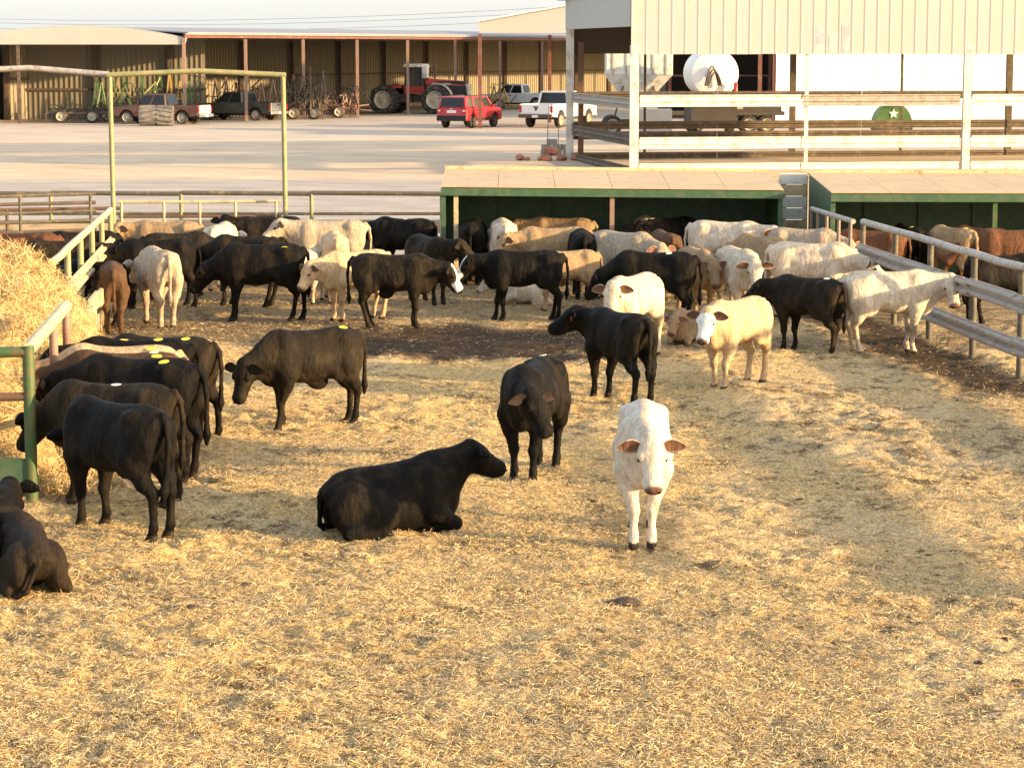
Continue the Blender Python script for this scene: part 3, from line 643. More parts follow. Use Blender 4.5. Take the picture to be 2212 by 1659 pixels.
def arch_profile(x0, x1, zt, zb, wheels, r):
    """body side outline with wheel arches cut into the bottom edge: returns polygon (x,z) ccw from rear top"""
    pts = []
    for wx in sorted(wheels):
        for k in range(9):
            a = math.pi - math.pi * k / 8; pts.append((wx + r * math.cos(a), max(zb, .36 + r * math.sin(a))))
    return pts
def frustum(x0, x1, w, z0, X0, X1, w1, z1): return [(x0, -w, z0), (x1, -w, z0), (x1, w, z0), (x0, w, z0), (X0, -w1, z1), (X1, -w1, z1), (X1, w1, z1), (X0, w1, z1)]
def face_pane(mb, q, u0, u1, v0, v1, off):
    """pane on the quad q (4 corners: bl, br, tr, tl), pushed out by off"""
    q = [Vector(p) for p in q]; n = (q[1] - q[0]).cross(q[3] - q[0]).normalized()
    f = lambda u, v: (q[0].lerp(q[1], u)).lerp(q[3].lerp(q[2], u), v)
    c = [f(u0, v0), f(u1, v0), f(u1, v1), f(u0, v1)]
    mb.hexa([c[0] - n * .01, c[1] - n * .01, c[2] - n * .01, c[3] - n * .01, c[0] + n * off, c[1] + n * off, c[2] + n * off, c[3] + n * off])
def glazing(t, b, side_splits=((.04, .47), (.53, .96)), rear=True, front=True, m=None):
    m = m or M['glass']
    # sides: right (y-) and left (y+)
    for q in ([b[0], b[1], b[5], b[4]], [b[2], b[3], b[7], b[6]]):
        for (u0, u1) in side_splits:
            mb = MB(); face_pane(mb, q, u0, u1, .10, .88, .006); mb.build('side_window', m, t)
    if rear: mb = MB(); face_pane(mb, [b[3], b[0], b[4], b[7]], .08, .92, .10, .88, .006); mb.build('rear_window', m, t)
    if front: mb = MB(); face_pane(mb, [b[1], b[2], b[6], b[5]], .06, .94, .08, .92, .006); mb.build('windscreen', m, t)
def pickup(name, label, loc, rz, paint, lower=None, tail=None, L=5.7, Wd=1.0, lift=0.0, sc=1.0, emblem=False):
    t = thing(name, label, 'pickup truck', loc, rz); t.scale = (sc, sc, sc); h = lift
    r, rx, fx = .39 + h * .1, -1.75, 1.85
    zb, zt = .45 + h, 1.10 + h
    poly = [(-2.8, zb + .05)] + [(x, z + h) for x, z in arch_profile(0, 0, 0, .45, [rx, fx], .50)] + [(2.75, zb + .05), (2.82, zb + .3), (2.78, zt - .08), (1.35, zt + .02), (-2.82, zt)]
    MB().prism(poly, -Wd + .02, Wd - .02).build('body', paint, t, bevel=.035)
    if lower:
        for s in (-1, 1): MB().box(-1.2, 1.3, s * (Wd - .018) - .004, s * (Wd - .018) + .004, zb + .02, zb + .28).build('lower_stripe', lower, t)
    b = frustum(-.75, 1.38, Wd - .05, zt - .01, -.60, .62, Wd - .20, 1.80 + h)
    MB().hexa(b).build('cab', paint, t, bevel=.05); glazing(t, b)
    MB().box(-2.72, -.86, -Wd + .12, Wd - .12, zt - .002, zt + .006).build('bed_shade', M['black'], t)  # flat black sheet paints the shaded hollow of the bed
    MB().box(-2.80, -.80, -Wd + .03, -Wd + .11, zt + .002, zt + .05).build('bed_rail', paint, t); MB().box(-2.80, -.80, Wd - .11, Wd - .03, zt + .002, zt + .05).build('bed_rail', paint, t)
    tg = MB().box(-2.86, -2.815, -Wd + .16, Wd - .16, zb + .18, zt + .03).build('tailgate', tail or paint, t, bevel=.012)
    MB().box(-2.885, -2.862, -.14, .14, zb + .52, zb + .58).build('handle', M['black'], tg)
    if emblem:
        e = MB(); zc = zb + .42
        e.prism([(0, zc - .10), (.05, zc - .03), (.10, zc + .02), (.06, zc + .09), (-.06, zc + .09), (-.10, zc + .02), (-.05, zc - .03)], -2.868, -2.861, 'x'); e.build('emblem', M['iron'], tg)
    MB().box(-2.98, -2.87, -Wd + .03, Wd - .03, zb - .02, zb + .16).build('rear_bumper', M['chrome'] if not emblem else M['iron'], t, bevel=.02)
    MB().box(-2.992, -2.981, -.17, .17, zb + .0, zb + .13).build('number_plate', M['white_paint'], t)
    for s in (-1, 1):
        MB().box(-2.865, -2.82, s * (Wd - .085) - .065, s * (Wd - .085) + .065, zb + .28, zt - .04).build('tail_lamp', M['red_lamp'], t)
        MB().box(2.80, 2.84, s * (Wd - .22) - .14, s * (Wd - .22) + .14, zt - .28, zt - .12).build('headlamp', M['lamp'], t)
        MB().box(1.0, 1.12, s * (Wd + .09) - .09, s * (Wd + .09) + .09, zt + .08, zt + .26).build('mirror', M['black'], t)
        for x in (rx, fx): wheel(t, x, s * (Wd - .16), r, .27, M['rim'], s)
    MB().box(2.80, 2.93, -Wd + .04, Wd - .04, zb - .02, zb + .17).build('front_bumper', M['chrome'], t, bevel=.02)
    MB().box(-2.2, 2.3, -.55, .55, zb - .12, zb + .1).build('chassis', M['black'], t)
    return t
def suv(name, label, loc, rz, paint):
    t = thing(name, label, 'car', loc, rz); L2, Wd = 2.12, .90
    poly = [(-L2, .42)] + arch_profile(0, 0, 0, .36, [-1.30, 1.28], .43) + [(L2 - .06, .40), (L2, .62), (L2 - .08, .98), (1.0, 1.08), (-L2 + .04, 1.06)]
    MB().prism(poly, -Wd, Wd).build('body', paint, t, bevel=.06)
    b = frustum(-2.08, 1.16, Wd - .03, 1.05, -1.92, .66, Wd - .16, 1.66)
    MB().hexa(b).build('cabin', paint, t, bevel=.07); glazing(t, b, ((.06, .27), (.32, .60), (.64, .93)))
    MB().box(-1.7, .3, -.62, -.58, 1.67, 1.71).build('roof_rail', M['black'], t); MB().box(-1.7, .3, .58, .62, 1.67, 1.71).build('roof_rail', M['black'], t)
    MB().box(-L2 - .06, -L2 + .1, -Wd + .03, Wd - .03, .38, .66).build('rear_bumper', M['black'], t, bevel=.03)
    MB().box(-L2 - .012, -L2 + .02, -.27, .27, .80, .94).build('number_plate', M['white_paint'], t)
    MB().box(-L2 - .02, -L2 + .02, -.10, .10, .99, 1.03).build('badge', M['chrome'], t)
    for s in (-1, 1):
        l = MB().box(-L2 - .015, -L2 + .03, s * .72 - .12, s * .72 + .12, .82, 1.02).build('tail_lamp', M['red_lamp'], t, bevel=.01)
        MB().box(-L2 - .022, -L2 - .016, s * .72 - .07, s * .72 + .07, .88, .96).build('reflector', M['lamp'], l)
        MB().box(L2 - .06, L2 + .01, s * .66 - .12, s * .66 + .12, .80, .95).build('headlamp', M['lamp'], t, bevel=.01)
        MB().box(.78, .90, s * (Wd + .07) - .07, s * (Wd + .07) + .07, 1.08, 1.22).build('mirror', paint, t)
        MB().box(-1.0, 1.0, s * Wd - .012, s * Wd + .012, .40, .54).build('sill', M['black'], t)
        for x in (-1.30, 1.28): wheel(t, x, s * (Wd - .13), .35, .23, M['iron'], s)
    return t
def axis_front(px, py): q = G(px, py); return q
# pickups by the shed
q = G(340, 270); pickup('pickup_truck', 'old maroon and tan pickup facing left beside the big tractor tyre', (q.x, q.y + 1.6, q.z), R(163), M['car_maroon'], M['car_stripe'], M['off_white'], sc=.93)  # off-white tailgate colour stands in for sun on it
q = G(515, 262); pickup('pickup_truck', 'dark brown pickup facing left away from the yard, tailgate coloured as sunlit', (q.x, q.y + 1.2, q.z), R(152), M['car_dark'], None, M['chrome'], sc=.93)  # chrome on the tailgate paints in its sunlit glare
q = G(1180, 277); pickup('pickup_truck', 'white pickup with its tailgate towards the pens, beside the barn post', (q.x + .7, q.y + 2.4, q.z), R(64), M['car_white'], None, M['car_white'], lift=.1, emblem=True)
q = G(1010, 277); suv('car', 'small red sport utility car parked under the canopy post', (q.x + .1, q.y + 1.2, q.z), R(64), M['car_red'])
# white utility truck far behind, and a yellow loader
q = gp(1118, 236, 170); pickup('pickup_truck', 'far white pickup half hidden behind the red car', (q.x, q.y, q.z), R(160), M['car_white'], sc=.95)
# big standing tractor tyre
q = G(340, 272)
t = thing('loose_tyre', 'large grey lugged tractor tyre standing in front of the maroon pickup', 'tyre', (q.x, q.y - .3, q.z), R(4))
r, w = .52, 1.05
# tyre lies so that its tread faces the camera: axis along x... short drum of lugs
tb = MB(); prof = [(-w * .9, r * .62), (-w * .9, r * .9), (-w * .8, r * .98), (0, r), (w * .8, r * .98), (w * .9, r * .9), (w * .9, r * .62)]
tb.lathe(prof, (0, 0, r), 'x', 32); M['grey_rubber'] = mat('grey_rubber', (0.13, 0.125, 0.12), .9, dirt=(.24, .21, .18), dirt_amt=.4)
cs = tb.build('casing', M['grey_rubber'], t, True)
for k in range(13):
    a = 2 * math.pi * k / 13
    for s in (-1, 1):
        p = [Vector((s * w * u, math.cos(a + d) * (r + .02), r + math.sin(a + d) * (r + .02))) for u, d in ((.06, 0), (.45, .13), (.86, .26))]
        lg = MB(); lg.bar(p[0], p[1], .10, .09, up=(0, math.cos(a), math.sin(a))); lg.bar(p[1], p[2], .10, .09, up=(0, math.cos(a + .2), math.sin(a + .2))); lg.build('lug', M['grey_rubber'], t)

# articulated tractor
q = G(905, 248)
t = thing('tractor', 'big red articulated tractor with dual wheels facing right in the shed', 'tractor', (q.x - .2, q.y + 2.6, q.z), R(-14)); t.scale = (.93, .93, .93)
for x in (-2.0, 1.75):
    for s in (-1, 1):
        for k, yy in enumerate((.95, 1.55)): wheel(t, x, s * yy, .97, .5, M['rim'], s, True, .60)
MB().box(-2.6, -.25, -.42, .42, .75, 1.35).build('rear_frame', M['iron'], t, bevel=.04)
MB().box(-.2, 3.3, -.40, .40, .80, 1.30).build('front_frame', M['iron'], t, bevel=.04)
MB().hexa(frustum(.75, 3.75, .52, 1.30, .75, 3.55, .48, 2.25)).build('engine_side', M['black'], t, bevel=.05)
hd = MB(); hd.hexa([(.70, -.54, 1.98), (3.70, -.52, 1.90), (3.70, .52, 1.90), (.70, .54, 1.98), (.70, -.46, 2.42), (3.45, -.40, 2.24), (3.45, .40, 2.24), (.70, .46, 2.42)]); hd.build('hood', M['tractor_red'], t, bevel=.06)
MB().box(3.62, 3.80, -.46, .46, 1.25, 2.05).build('grille', M['rim'], t, bevel=.03)
for s in (-1, 1): MB().box(1.2, 2.6, s * .525 - .006, s * .525 + .006, 1.98, 2.12).build('name_strip', M['rim'], t)
cb = frustum(-.75, .68, .78, 1.55, -.60, .50, .72, 3.25); MB().hexa(frustum(-.74, .67, .77, 1.35, -.74, .67, .77, 1.90)).build('cab_base', M['tractor_red'], t, bevel=.03)
MB().hexa(frustum(-.70, .62, .73, 1.9, -.58, .48, .68, 3.2)).build('cab_glass', M['glass'], t)
for x, X in ((-.72, -.6), (-.05, -.05), (.64, .5)):
    for s in (-1, 1): MB().bar((x, s * .75, 1.9), (X, s * .70, 3.22), .08, .08).build('cab_pillar', M['iron'], t)
MB().hexa(frustum(-.85, .75, .85, 3.20, -.75, .65, .76, 3.44)).build('cab_roof', M['off_white'], t, bevel=.06)
MB().box(.55, .98, -.86, -.40, 2.45, 3.3).build('air_cleaner', M['off_white'], t, bevel=.08)
MB().tube([(1.15, .45, 2.3), (1.15, .45, 3.7)], .07, 10).build('exhaust', M['iron'], t, True)
MB().hexa(frustum(-2.6, -.9, .95, 1.75, -2.4, -.95, .9, 1.95)).build('rear_deck', M['tractor_red'], t, bevel=.03)
for s in (-1, 1):
    f = MB()
    for k in range(8):
        a0, a1 = R(20 + k * 17), R(20 + (k + 1) * 17)
        c0, c1 = Vector((1.75 + 1.08 * math.cos(a0), s * .95, .97 + 1.08 * math.sin(a0))), Vector((1.75 + 1.08 * math.cos(a1), s * .95, .97 + 1.08 * math.sin(a1)))
        f.bar(c0, c1, .62, .03, up=(math.cos((a0 + a1) / 2), 0, math.sin((a0 + a1) / 2)))
    f.build('fender', M['rim'] if s < 0 else M['tractor_red'], t)

def implement(label, cat, px0, px1, base_py, Y, zt, main, second, seed, wheels=2, aframes=5, name='farm_implement', dense=1.0):
    rd = random.Random(seed); x0, x1 = XY(px0, Y), XY(px1, Y); g = gz(Y); w = x1 - x0
    t = thing(name, label, cat, ((x0 + x1) / 2, Y, g)); h = zt - g
    for z, yy in ((.55, 0), (.75, .7), (.6, 1.5)): MB().bar((-w / 2, yy, z), (w / 2, yy, z + .04), .12, .12).build('toolbar', main, t)
    for i in range(aframes):
        x = -w / 2 + w * (i + .5) / aframes + rd.uniform(-.1, .1); yy = rd.uniform(.1, 1.2); k = rd.uniform(.18, .34); hh = h * rd.uniform(.72, 1.0)
        m_ = main if rd.random() < .7 else second
        a = MB(); a.bar((x - k, yy, .55), (x, yy + .2, hh), .08, .08); a.bar((x + k, yy, .55), (x, yy + .2, hh), .08, .08); a.bar((x - k * .5, yy + .1, hh * .55), (x + k * .5, yy + .1, hh * .55), .06, .06)
        a.build('a_frame', m_, t)
    for i in range(int(w * 2.6 * dense)):
        x = -w / 2 + rd.uniform(0, w); yy = rd.uniform(-.1, 1.6); z = rd.uniform(.2, h * .7); ln = rd.uniform(.3, 1.0); an = rd.uniform(-1.3, 1.3)
        MB().bar((x, yy, z), (x + ln * math.cos(an), yy + rd.uniform(-.3, .3), z + ln * math.sin(an)), .05, .07).build('brace', second if rd.random() < .55 else M['iron'], t)
    for i in range(int(w * 2.2 * dense)):
        x = -w / 2 + w * (i + .5) / max(1, int(w * 2.2 * dense)); s_ = MB(); pts = [(x, .1, .6), (x - .12, .0, .45), (x - .05, -.12, .15), (x + .06, -.1, .02)]; s_.tube(pts, .028, 5); s_.build('shank', M['iron'], t)
    for i in range(wheels): wheel(t, -w / 2 + w * (i + .5) / wheels, -.15, .38, .24, M['rim'], -1)
    for i in range(int(3 * dense)):
        x = -w / 2 + w * rd.random(); zz = rd.uniform(.7, h * .8)
        MB().tube([(x, .3, zz), (x + .2, .2, zz + .35), (x + .6, .3, zz + .25), (x + .8, .4, zz - .2)], .025, 6).build('hose', M['black'], t, True)
    return t
implement('green folded planter frames under the arched shed front', 'planter', 200, 338, 268, YW + 3.4, 3.3, M['green_machine'], M['olive_pipe'], 3, 2, 9, 'planter', 3.0)
implement('yellow and green harrow bars behind the maroon pickup cab', 'harrow', 330, 420, 266, YW + 5.0, 3.4, M['yellow'], M['green_machine'], 5, 1, 4, 'harrow', 2.5)
implement('dull red cultivator behind the dark pickup', 'cultivator', 425, 600, 264, s0.y + 10.0, 3.1, M['rose_post'], M['maroon'], 8, 2, 7, 'cultivator', 2.4)
implement('black folded disc implement with tall wing beside the tractor', 'implement', 612, 702, 262, s0.y + 8.0, 3.4, M['iron'], M['dark_pipe'], 12, 2, 6, 'disc_harrow', 4.0)
implement('low dull red implement hitched left of the tractor', 'implement', 690, 775, 256, s0.y + 11.0, 2.6, M['maroon'], M['rose_post'], 14, 1, 4, 'cultivator', 4.0)
implement('small yellow loader frame standing right of the red tractor', 'loader', 1058, 1098, 242, 166, 2.5, M['yellow'], M['iron'], 16, 1, 2, 'loader', 1.6)
implement('low dark harrow lying at the left of the arched shed', 'harrow', 100, 235, 271, YW + 1.0, 1.35, M['iron'], M['green_steel'], 19, 2, 3, 'harrow', 3.0)
# folded wing of discs: tall black column
q = gp(672, 250, s0.y + 6.5)
t = thing('disc_gang', 'tall black upright disc gang beside the shed post', 'implement', q)
MB().bar((0, 0, .2), (0, 0, 3.1), .12, .12).build('beam', M['iron'], t)
for i in range(9): MB().lathe([(-.03, .001), (0, .30), (.03, .001)], (.0, 0, .5 + i * .3), 'x', 14).build('disc', M['iron'], t)

# behind the barn: white tank, feed wagon, green hopper, low trailers
Yt = 112.0; c = P(1540, 160, Yt)
t = thing('tank_trailer', 'white round tank on a dark trailer behind the barn rails', 'tank', (c.x, Yt, gz(Yt))); g = gz(Yt); rr = 52 * Yt / F_PX; cz = c.z - g
tk = MB().lathe([(0, .001), (.05, rr * .6), (.16, rr * .92), (.30, rr), (4.5, rr), (4.7, rr * .8), (4.8, .001)], (0, -1.0, cz), 'y', 36).build('tank', M['white_paint'], t, True)
for i in range(3):
    pts = [(-.30 + .62 * k / 10 - .1 * i * 0, -1.10 - .03 * i, cz - .55 + (.9 - .13 * i) * math.sin(math.pi * k / 10)) for k in range(11)]; MB().tube([(p[0] - .15 + .08 * i, p[1], p[2]) for p in pts], .04, 6).build('hose', M['iron'], tk, True)
o = MB().lathe([(0, .001), (0, .09), (.5, .09), (.56, .04), (.6, .001)], (.95, -1.2, cz - .95), 'z', 12).build('extinguisher', M['red_lamp'], t, True)
MB().box(-1.1, 1.1, -1.1, 4.0, cz - rr - .35, cz - rr - .02).build('trailer_frame', M['dark_wall'], t)
MB().box(-1.05, 1.05, -1.0, 3.8, .55, cz - rr - .37).build('deck_box', M['dark_wall'], t)
for s in (-1, 1):
    for yy in (.2, 1.2):
        o = wheel(t, 0, 0, .45, .3, M['rim'], s); o.rotation_euler = (0, 0, R(90)); o.location = (s * .85, yy, .45)
Yw_ = 118.0; a, c2 = P(1308, 122, Yw_), P(1450, 178, Yw_); g = gz(Yw_)
t = thing('feed_wagon', 'off white hopper feed wagon seen under the barn wall', 'wagon', ((a.x + c2.x) / 2, Yw_, g)); hw = (c2.x - a.x) / 2; zt_, zm = a.z - g + .5, c2.z - g + .35
MB().box(-hw, hw, -1.1, 1.1, zm, zt_).build('hopper', M['off_white'], t, bevel=.03)
MB().hexa(frustum(-hw * .55, hw * .45, .6, zm - 1.0, -hw, hw, 1.1, zm - .003)).build('chute', M['off_white'], t)
for k in range(5): xx = -hw + (2 * hw) * (k + .5) / 5; MB().box(xx - .04, xx + .04, -1.14, -1.102, zm, zt_).build('rib', M['galv'], t)
for xx in (-hw * .8, hw * .7):
    MB().bar((xx, -.8, .5), (xx * .6, -.8, zm - .5), .08, .08).build('leg', M['iron'], t); wheel(t, xx, -.8, .48, .35, M['rim'], -1); wheel(t, xx, .8, .48, .35, M['rim'], 1)
MB().box(-hw, hw, -.5, .5, .55, .75).build('axle_frame', M['iron'], t)
Yg = 104.0; c = P(1926, 262, Yg); g = gz(Yg); rr = 41 * Yg / F_PX
t = thing('green_hopper', 'green round-topped hopper with a pale star behind the barn rails', 'hopper', (c.x, Yg, g)); cz = c.z - g
MB().prism([(rr * math.cos(R(k * 15)), cz - .15 + rr * 1.15 * math.sin(R(k * 15))) for k in range(13)], -.5, .5).build('dome', M['green_machine'], t, True)
MB().box(-rr, rr, -.52, .52, .35, cz - .17).build('bin', M['iron'], t)
st = []
for k in range(10): r_ = .22 if k % 2 == 0 else .10; st.append((r_ * math.sin(math.pi * k / 5), cz + .32 + r_ * math.cos(math.pi * k / 5)))
MB().prism(st, -.53, -.505).build('star', M['white_paint'], t)
for xx in (-rr * .8, rr * .8): MB().bar((xx, -.3, 0), (xx, -.3, .35), .1, .1).build('leg', M['iron'], t)
# rusty truck cab / trailer under the dark shed
Ye = 120.0; xa3, xb3 = XY(1435, Ye), XY(1690, Ye); g = gz(Ye)
t = thing('flatbed_trailer', 'dark flatbed trailer with a low box behind the barn rails', 'trailer', ((xa3 + xb3) / 2, Ye, g)); hw = (xb3 - xa3) / 2
MB().box(-hw, hw, -.9, .9, .9, 1.08).build('deck', M['dark_wall'], t); MB().box(-hw * .2, hw * .95, -.8, .8, 1.085, 1.7).build('box', M['dark_wall'], t); MB().box(hw * .05, hw * .3, -.83, -.805, 1.2, 1.5).build('label_plate', M['galv'], t)
for xx in (-hw * .5, hw * .4, hw * .7): wheel(t, xx, -.75, .45, .25, M['rim'], -1); wheel(t, xx, .75, .45, .25, M['rim'], 1)
Yl = 108.0; a = P(1362, 262, Yl); c2 = P(1450, 238, Yl)
t = thing('storage_crate', 'pale low crate standing behind the barn guardrails', 'crate', ((a.x + c2.x) / 2, Yl, gz(Yl)))
hw = (c2.x - a.x) / 2
for z0, z1 in ((0, .45), (.47, .95), (.97, 1.5)): MB().box(-hw, hw, -.6, .6, z0, z1).build('board', M['fascia'], t)
# ================================================================== cattle: one continuous skin per animal
_tb = np.array([  # x, top, bottom, half width
    (-.82, 1.12, 1.00, .05), (-.77, 1.20, .84, .13), (-.66, 1.275, .74, .20), (-.50, 1.295, .69, .240), (-.35, 1.285, .63, .265), (-.15, 1.268, .565, .295),
    (.05, 1.262, .535, .305), (.25, 1.272, .545, .285), (.42, 1.295, .58, .245), (.56, 1.27, .63, .21), (.68, 1.18, .70, .155), (.76, 1.08, .82, .08)])
_tx = np.linspace(-.82, .76, 120)
def _sm(c):
    y = np.interp(_tx, _tb[:, 0], c); k = np.exp(-np.linspace(-2, 2, 9) ** 2); k /= k.sum()
    return np.convolve(np.pad(y, 4, mode='edge'), k, 'valid')
_tt, _tbm, _tw = _sm(_tb[:, 1]), _sm(_tb[:, 2]), _sm(_tb[:, 3])
_tf = np.array([(0, 0, 0)])
class Field:
    def __init__(s, lo, hi, h):
        s.h = h; s.lo = np.array(lo, np.float32); n = np.ceil((np.array(hi) - s.lo) / h).astype(int) + 1
        s.ax = [s.lo[i] + h * np.arange(n[i], dtype=np.float32) for i in range(3)]; s.F = np.full(n, 1.0, np.float32)
    def sub(s, lo, hi):
        sl = []
        for i in range(3):
            a = int(max(0, math.floor((lo[i] - s.lo[i]) / s.h))); b = int(min(len(s.ax[i]), math.ceil((hi[i] - s.lo[i]) / s.h) + 1)); sl.append(slice(a, max(b, a)))
        return tuple(sl), s.ax[0][sl[0]][:, None, None], s.ax[1][sl[1]][None, :, None], s.ax[2][sl[2]][None, None, :]
    def put(s, sl, d, k):
        f = s.F[sl]; hh = np.clip(.5 + .5 * (f - d) / k, 0, 1); s.F[sl] = f * (1 - hh) + d * hh - k * hh * (1 - hh)
    def cone(s, a, b, ra, rb, k=.05, flat=None, fl=1.0):
        a = np.array(a, float); b = np.array(b, float); m = max(ra, rb) + k + 2 * s.h
        sl, x, y, z = s.sub(np.minimum(a, b) - m, np.maximum(a, b) + m)
        if 0 in s.F[sl].shape: return
        d = b - a; L2 = max(1e-6, float(d @ d)); px, py, pz = x - a[0], y - a[1], z - a[2]
        t = np.clip((px * d[0] + py * d[1] + pz * d[2]) / L2, 0, 1)
        qx, qy, qz = px - t * d[0], py - t * d[1], pz - t * d[2]; q2 = qx * qx + qy * qy + qz * qz
        if flat is not None: q2 = q2 + (fl * fl - 1) * (qx * flat[0] + qy * flat[1] + qz * flat[2]) ** 2
        s.put(sl, np.sqrt(q2) - (ra + (rb - ra) * t), k)
    def ell(s, c, r, k=.06, rot=None):
        c = np.array(c, float); r = np.array(r, float); m = max(r) + k + 2 * s.h; sl, x, y, z = s.sub(c - m, c + m)
        if 0 in s.F[sl].shape: return
        px, py, pz = x - c[0], y - c[1], z - c[2]
        if rot is not None: px, py, pz = [px * v[0] + py * v[1] + pz * v[2] for v in rot]
        px, py, pz = np.broadcast_arrays(px, py, pz)
        k0 = np.sqrt((px / r[0]) ** 2 + (py / r[1]) ** 2 + (pz / r[2]) ** 2); k1 = np.sqrt((px / r[0] ** 2) ** 2 + (py / r[1] ** 2) ** 2 + (pz / r[2] ** 2) ** 2)
        s.put(sl, k0 * (k0 - 1) / np.maximum(k1, 1e-4), k)
    def dent(s, c, r, depth):
        m = 2.4 * np.array(r); sl, x, y, z = s.sub(np.array(c) - m, np.array(c) + m)
        s.F[sl] += depth * np.exp(-((x - c[0]) / r[0]) ** 2 - ((y - c[1]) / r[1]) ** 2 - ((z - c[2]) / r[2]) ** 2)
    def trunk(s, dz, wid, fat):
        sl, x, y, z = s.sub((-.95, -.5, -.3), (.9, .5, 1.6)); xx = x[:, 0, 0]
        tp, bt, hw = np.interp(xx, _tx, _tt) + dz, np.interp(xx, _tx, _tbm) + dz, np.interp(xx, _tx, _tw) * wid
        bt = bt - fat + (.07 if dz == 0 else 0); tp = tp + (.13 * xx if dz else 0); c, hh = (tp + bt) / 2, (tp - bt) / 2
        c, hh, hw = c[:, None, None], hh[:, None, None], hw[:, None, None]; e = 2.15
        # fuller below the middle, flatter back
        zz = (z - c) / hh; yy = np.abs(y) / (hw * (1 - .22 * np.clip(zz, -.8, 1.3)))
        rho = (yy ** e + np.abs(zz) ** e) ** (1 / e); d = (rho - 1) * np.minimum(hh, hw)
        d = np.maximum(d, np.maximum(x - .76, -.82 - x)); s.put(sl, d, .04)
_E = [((0, 0, 0), (1, 0, 0)), ((0, 1, 0), (1, 1, 0)), ((0, 0, 1), (1, 0, 1)), ((0, 1, 1), (1, 1, 1)), ((0, 0, 0), (0, 1, 0)), ((1, 0, 0), (1, 1, 0)), ((0, 0, 1), (0, 1, 1)), ((1, 0, 1), (1, 1, 1)), ((0, 0, 0), (0, 0, 1)), ((1, 0, 0), (1, 0, 1)), ((0, 1, 0), (0, 1, 1)), ((1, 1, 0), (1, 1, 1))]
def surface_nets(F, lo, h):
    s = F < 0; n = F.shape; cnt = np.zeros([k - 1 for k in n], np.int8)
    for i in (0, 1):
        for j in (0, 1):
            for k in (0, 1): cnt += s[i:n[0] - 1 + i, j:n[1] - 1 + j, k:n[2] - 1 + k]
    act = (cnt > 0) & (cnt < 8); I = np.argwhere(act); vid = np.full(act.shape, -1, np.int32); vid[act] = np.arange(len(I))
    acc = np.zeros((len(I), 3)); num = np.zeros(len(I))
    for a, b in _E:
        a = np.array(a); b = np.array(b); ia, ib = I + a, I + b; fa, fb = F[ia[:, 0], ia[:, 1], ia[:, 2]], F[ib[:, 0], ib[:, 1], ib[:, 2]]
        m = (fa < 0) != (fb < 0); t = np.where(m, fa / np.where(m, fa - fb, 1), 0)[:, None]; acc += np.where(m[:, None], ia + (ib - ia) * t, 0); num += m
    V = np.array(lo) + h * (acc / num[:, None]); Q = []
    for axis in range(3):
        u, w = (axis + 1) % 3, (axis + 2) % 3
        a_sl = [slice(None)] * 3; b_sl = [slice(None)] * 3; a_sl[axis] = slice(0, -1); b_sl[axis] = slice(1, None)
        ch = s[tuple(a_sl)] != s[tuple(b_sl)]; J = np.argwhere(ch)
        J = J[(J[:, u] > 0) & (J[:, u] < n[u] - 1) & (J[:, w] > 0) & (J[:, w] < n[w] - 1)]
        def at(du, dw):
            K = J.copy(); K[:, u] += du; K[:, w] += dw; return vid[K[:, 0], K[:, 1], K[:, 2]]
        q = np.stack([at(-1, -1), at(0, -1), at(0, 0), at(-1, 0)], -1); ins = s[J[:, 0], J[:, 1], J[:, 2]]
        q[~ins] = q[~ins][:, ::-1]; Q.append(q)
    return V.astype(np.float32), np.concatenate(Q)
COAT = {'black': (.0048, .0041, .0035), 'brownblack': (.013, .010, .0065), 'white': (.56, .48, .375), 'bright': (.56, .50, .42), 'cream': (.52, .375, .22), 'tan': (.28, .19, .105), 'grey': (.34, .285, .22), 'red': (.115, .052, .026), 'brown': (.080, .045, .024), 'umber': (.022, .0155, .010)}
def blob(c, r, rot, n=8, m=5):
    V = []; F = []
    for i in range(m + 1):
        t = math.pi * i / m
        for k in range(n):
            p = 2 * math.pi * k / n; q = np.array([r[0] * math.sin(t) * math.cos(p), r[1] * math.sin(t) * math.sin(p), r[2] * math.cos(t)]); V.append(c + rot[0] * q[0] + rot[1] * q[1] + rot[2] * q[2])
    for i in range(m):
        for k in range(n): F.append((i * n + k, (i + 1) * n + k, (i + 1) * n + (k + 1) % n, i * n + (k + 1) % n))
    return np.array(V), np.array(F)
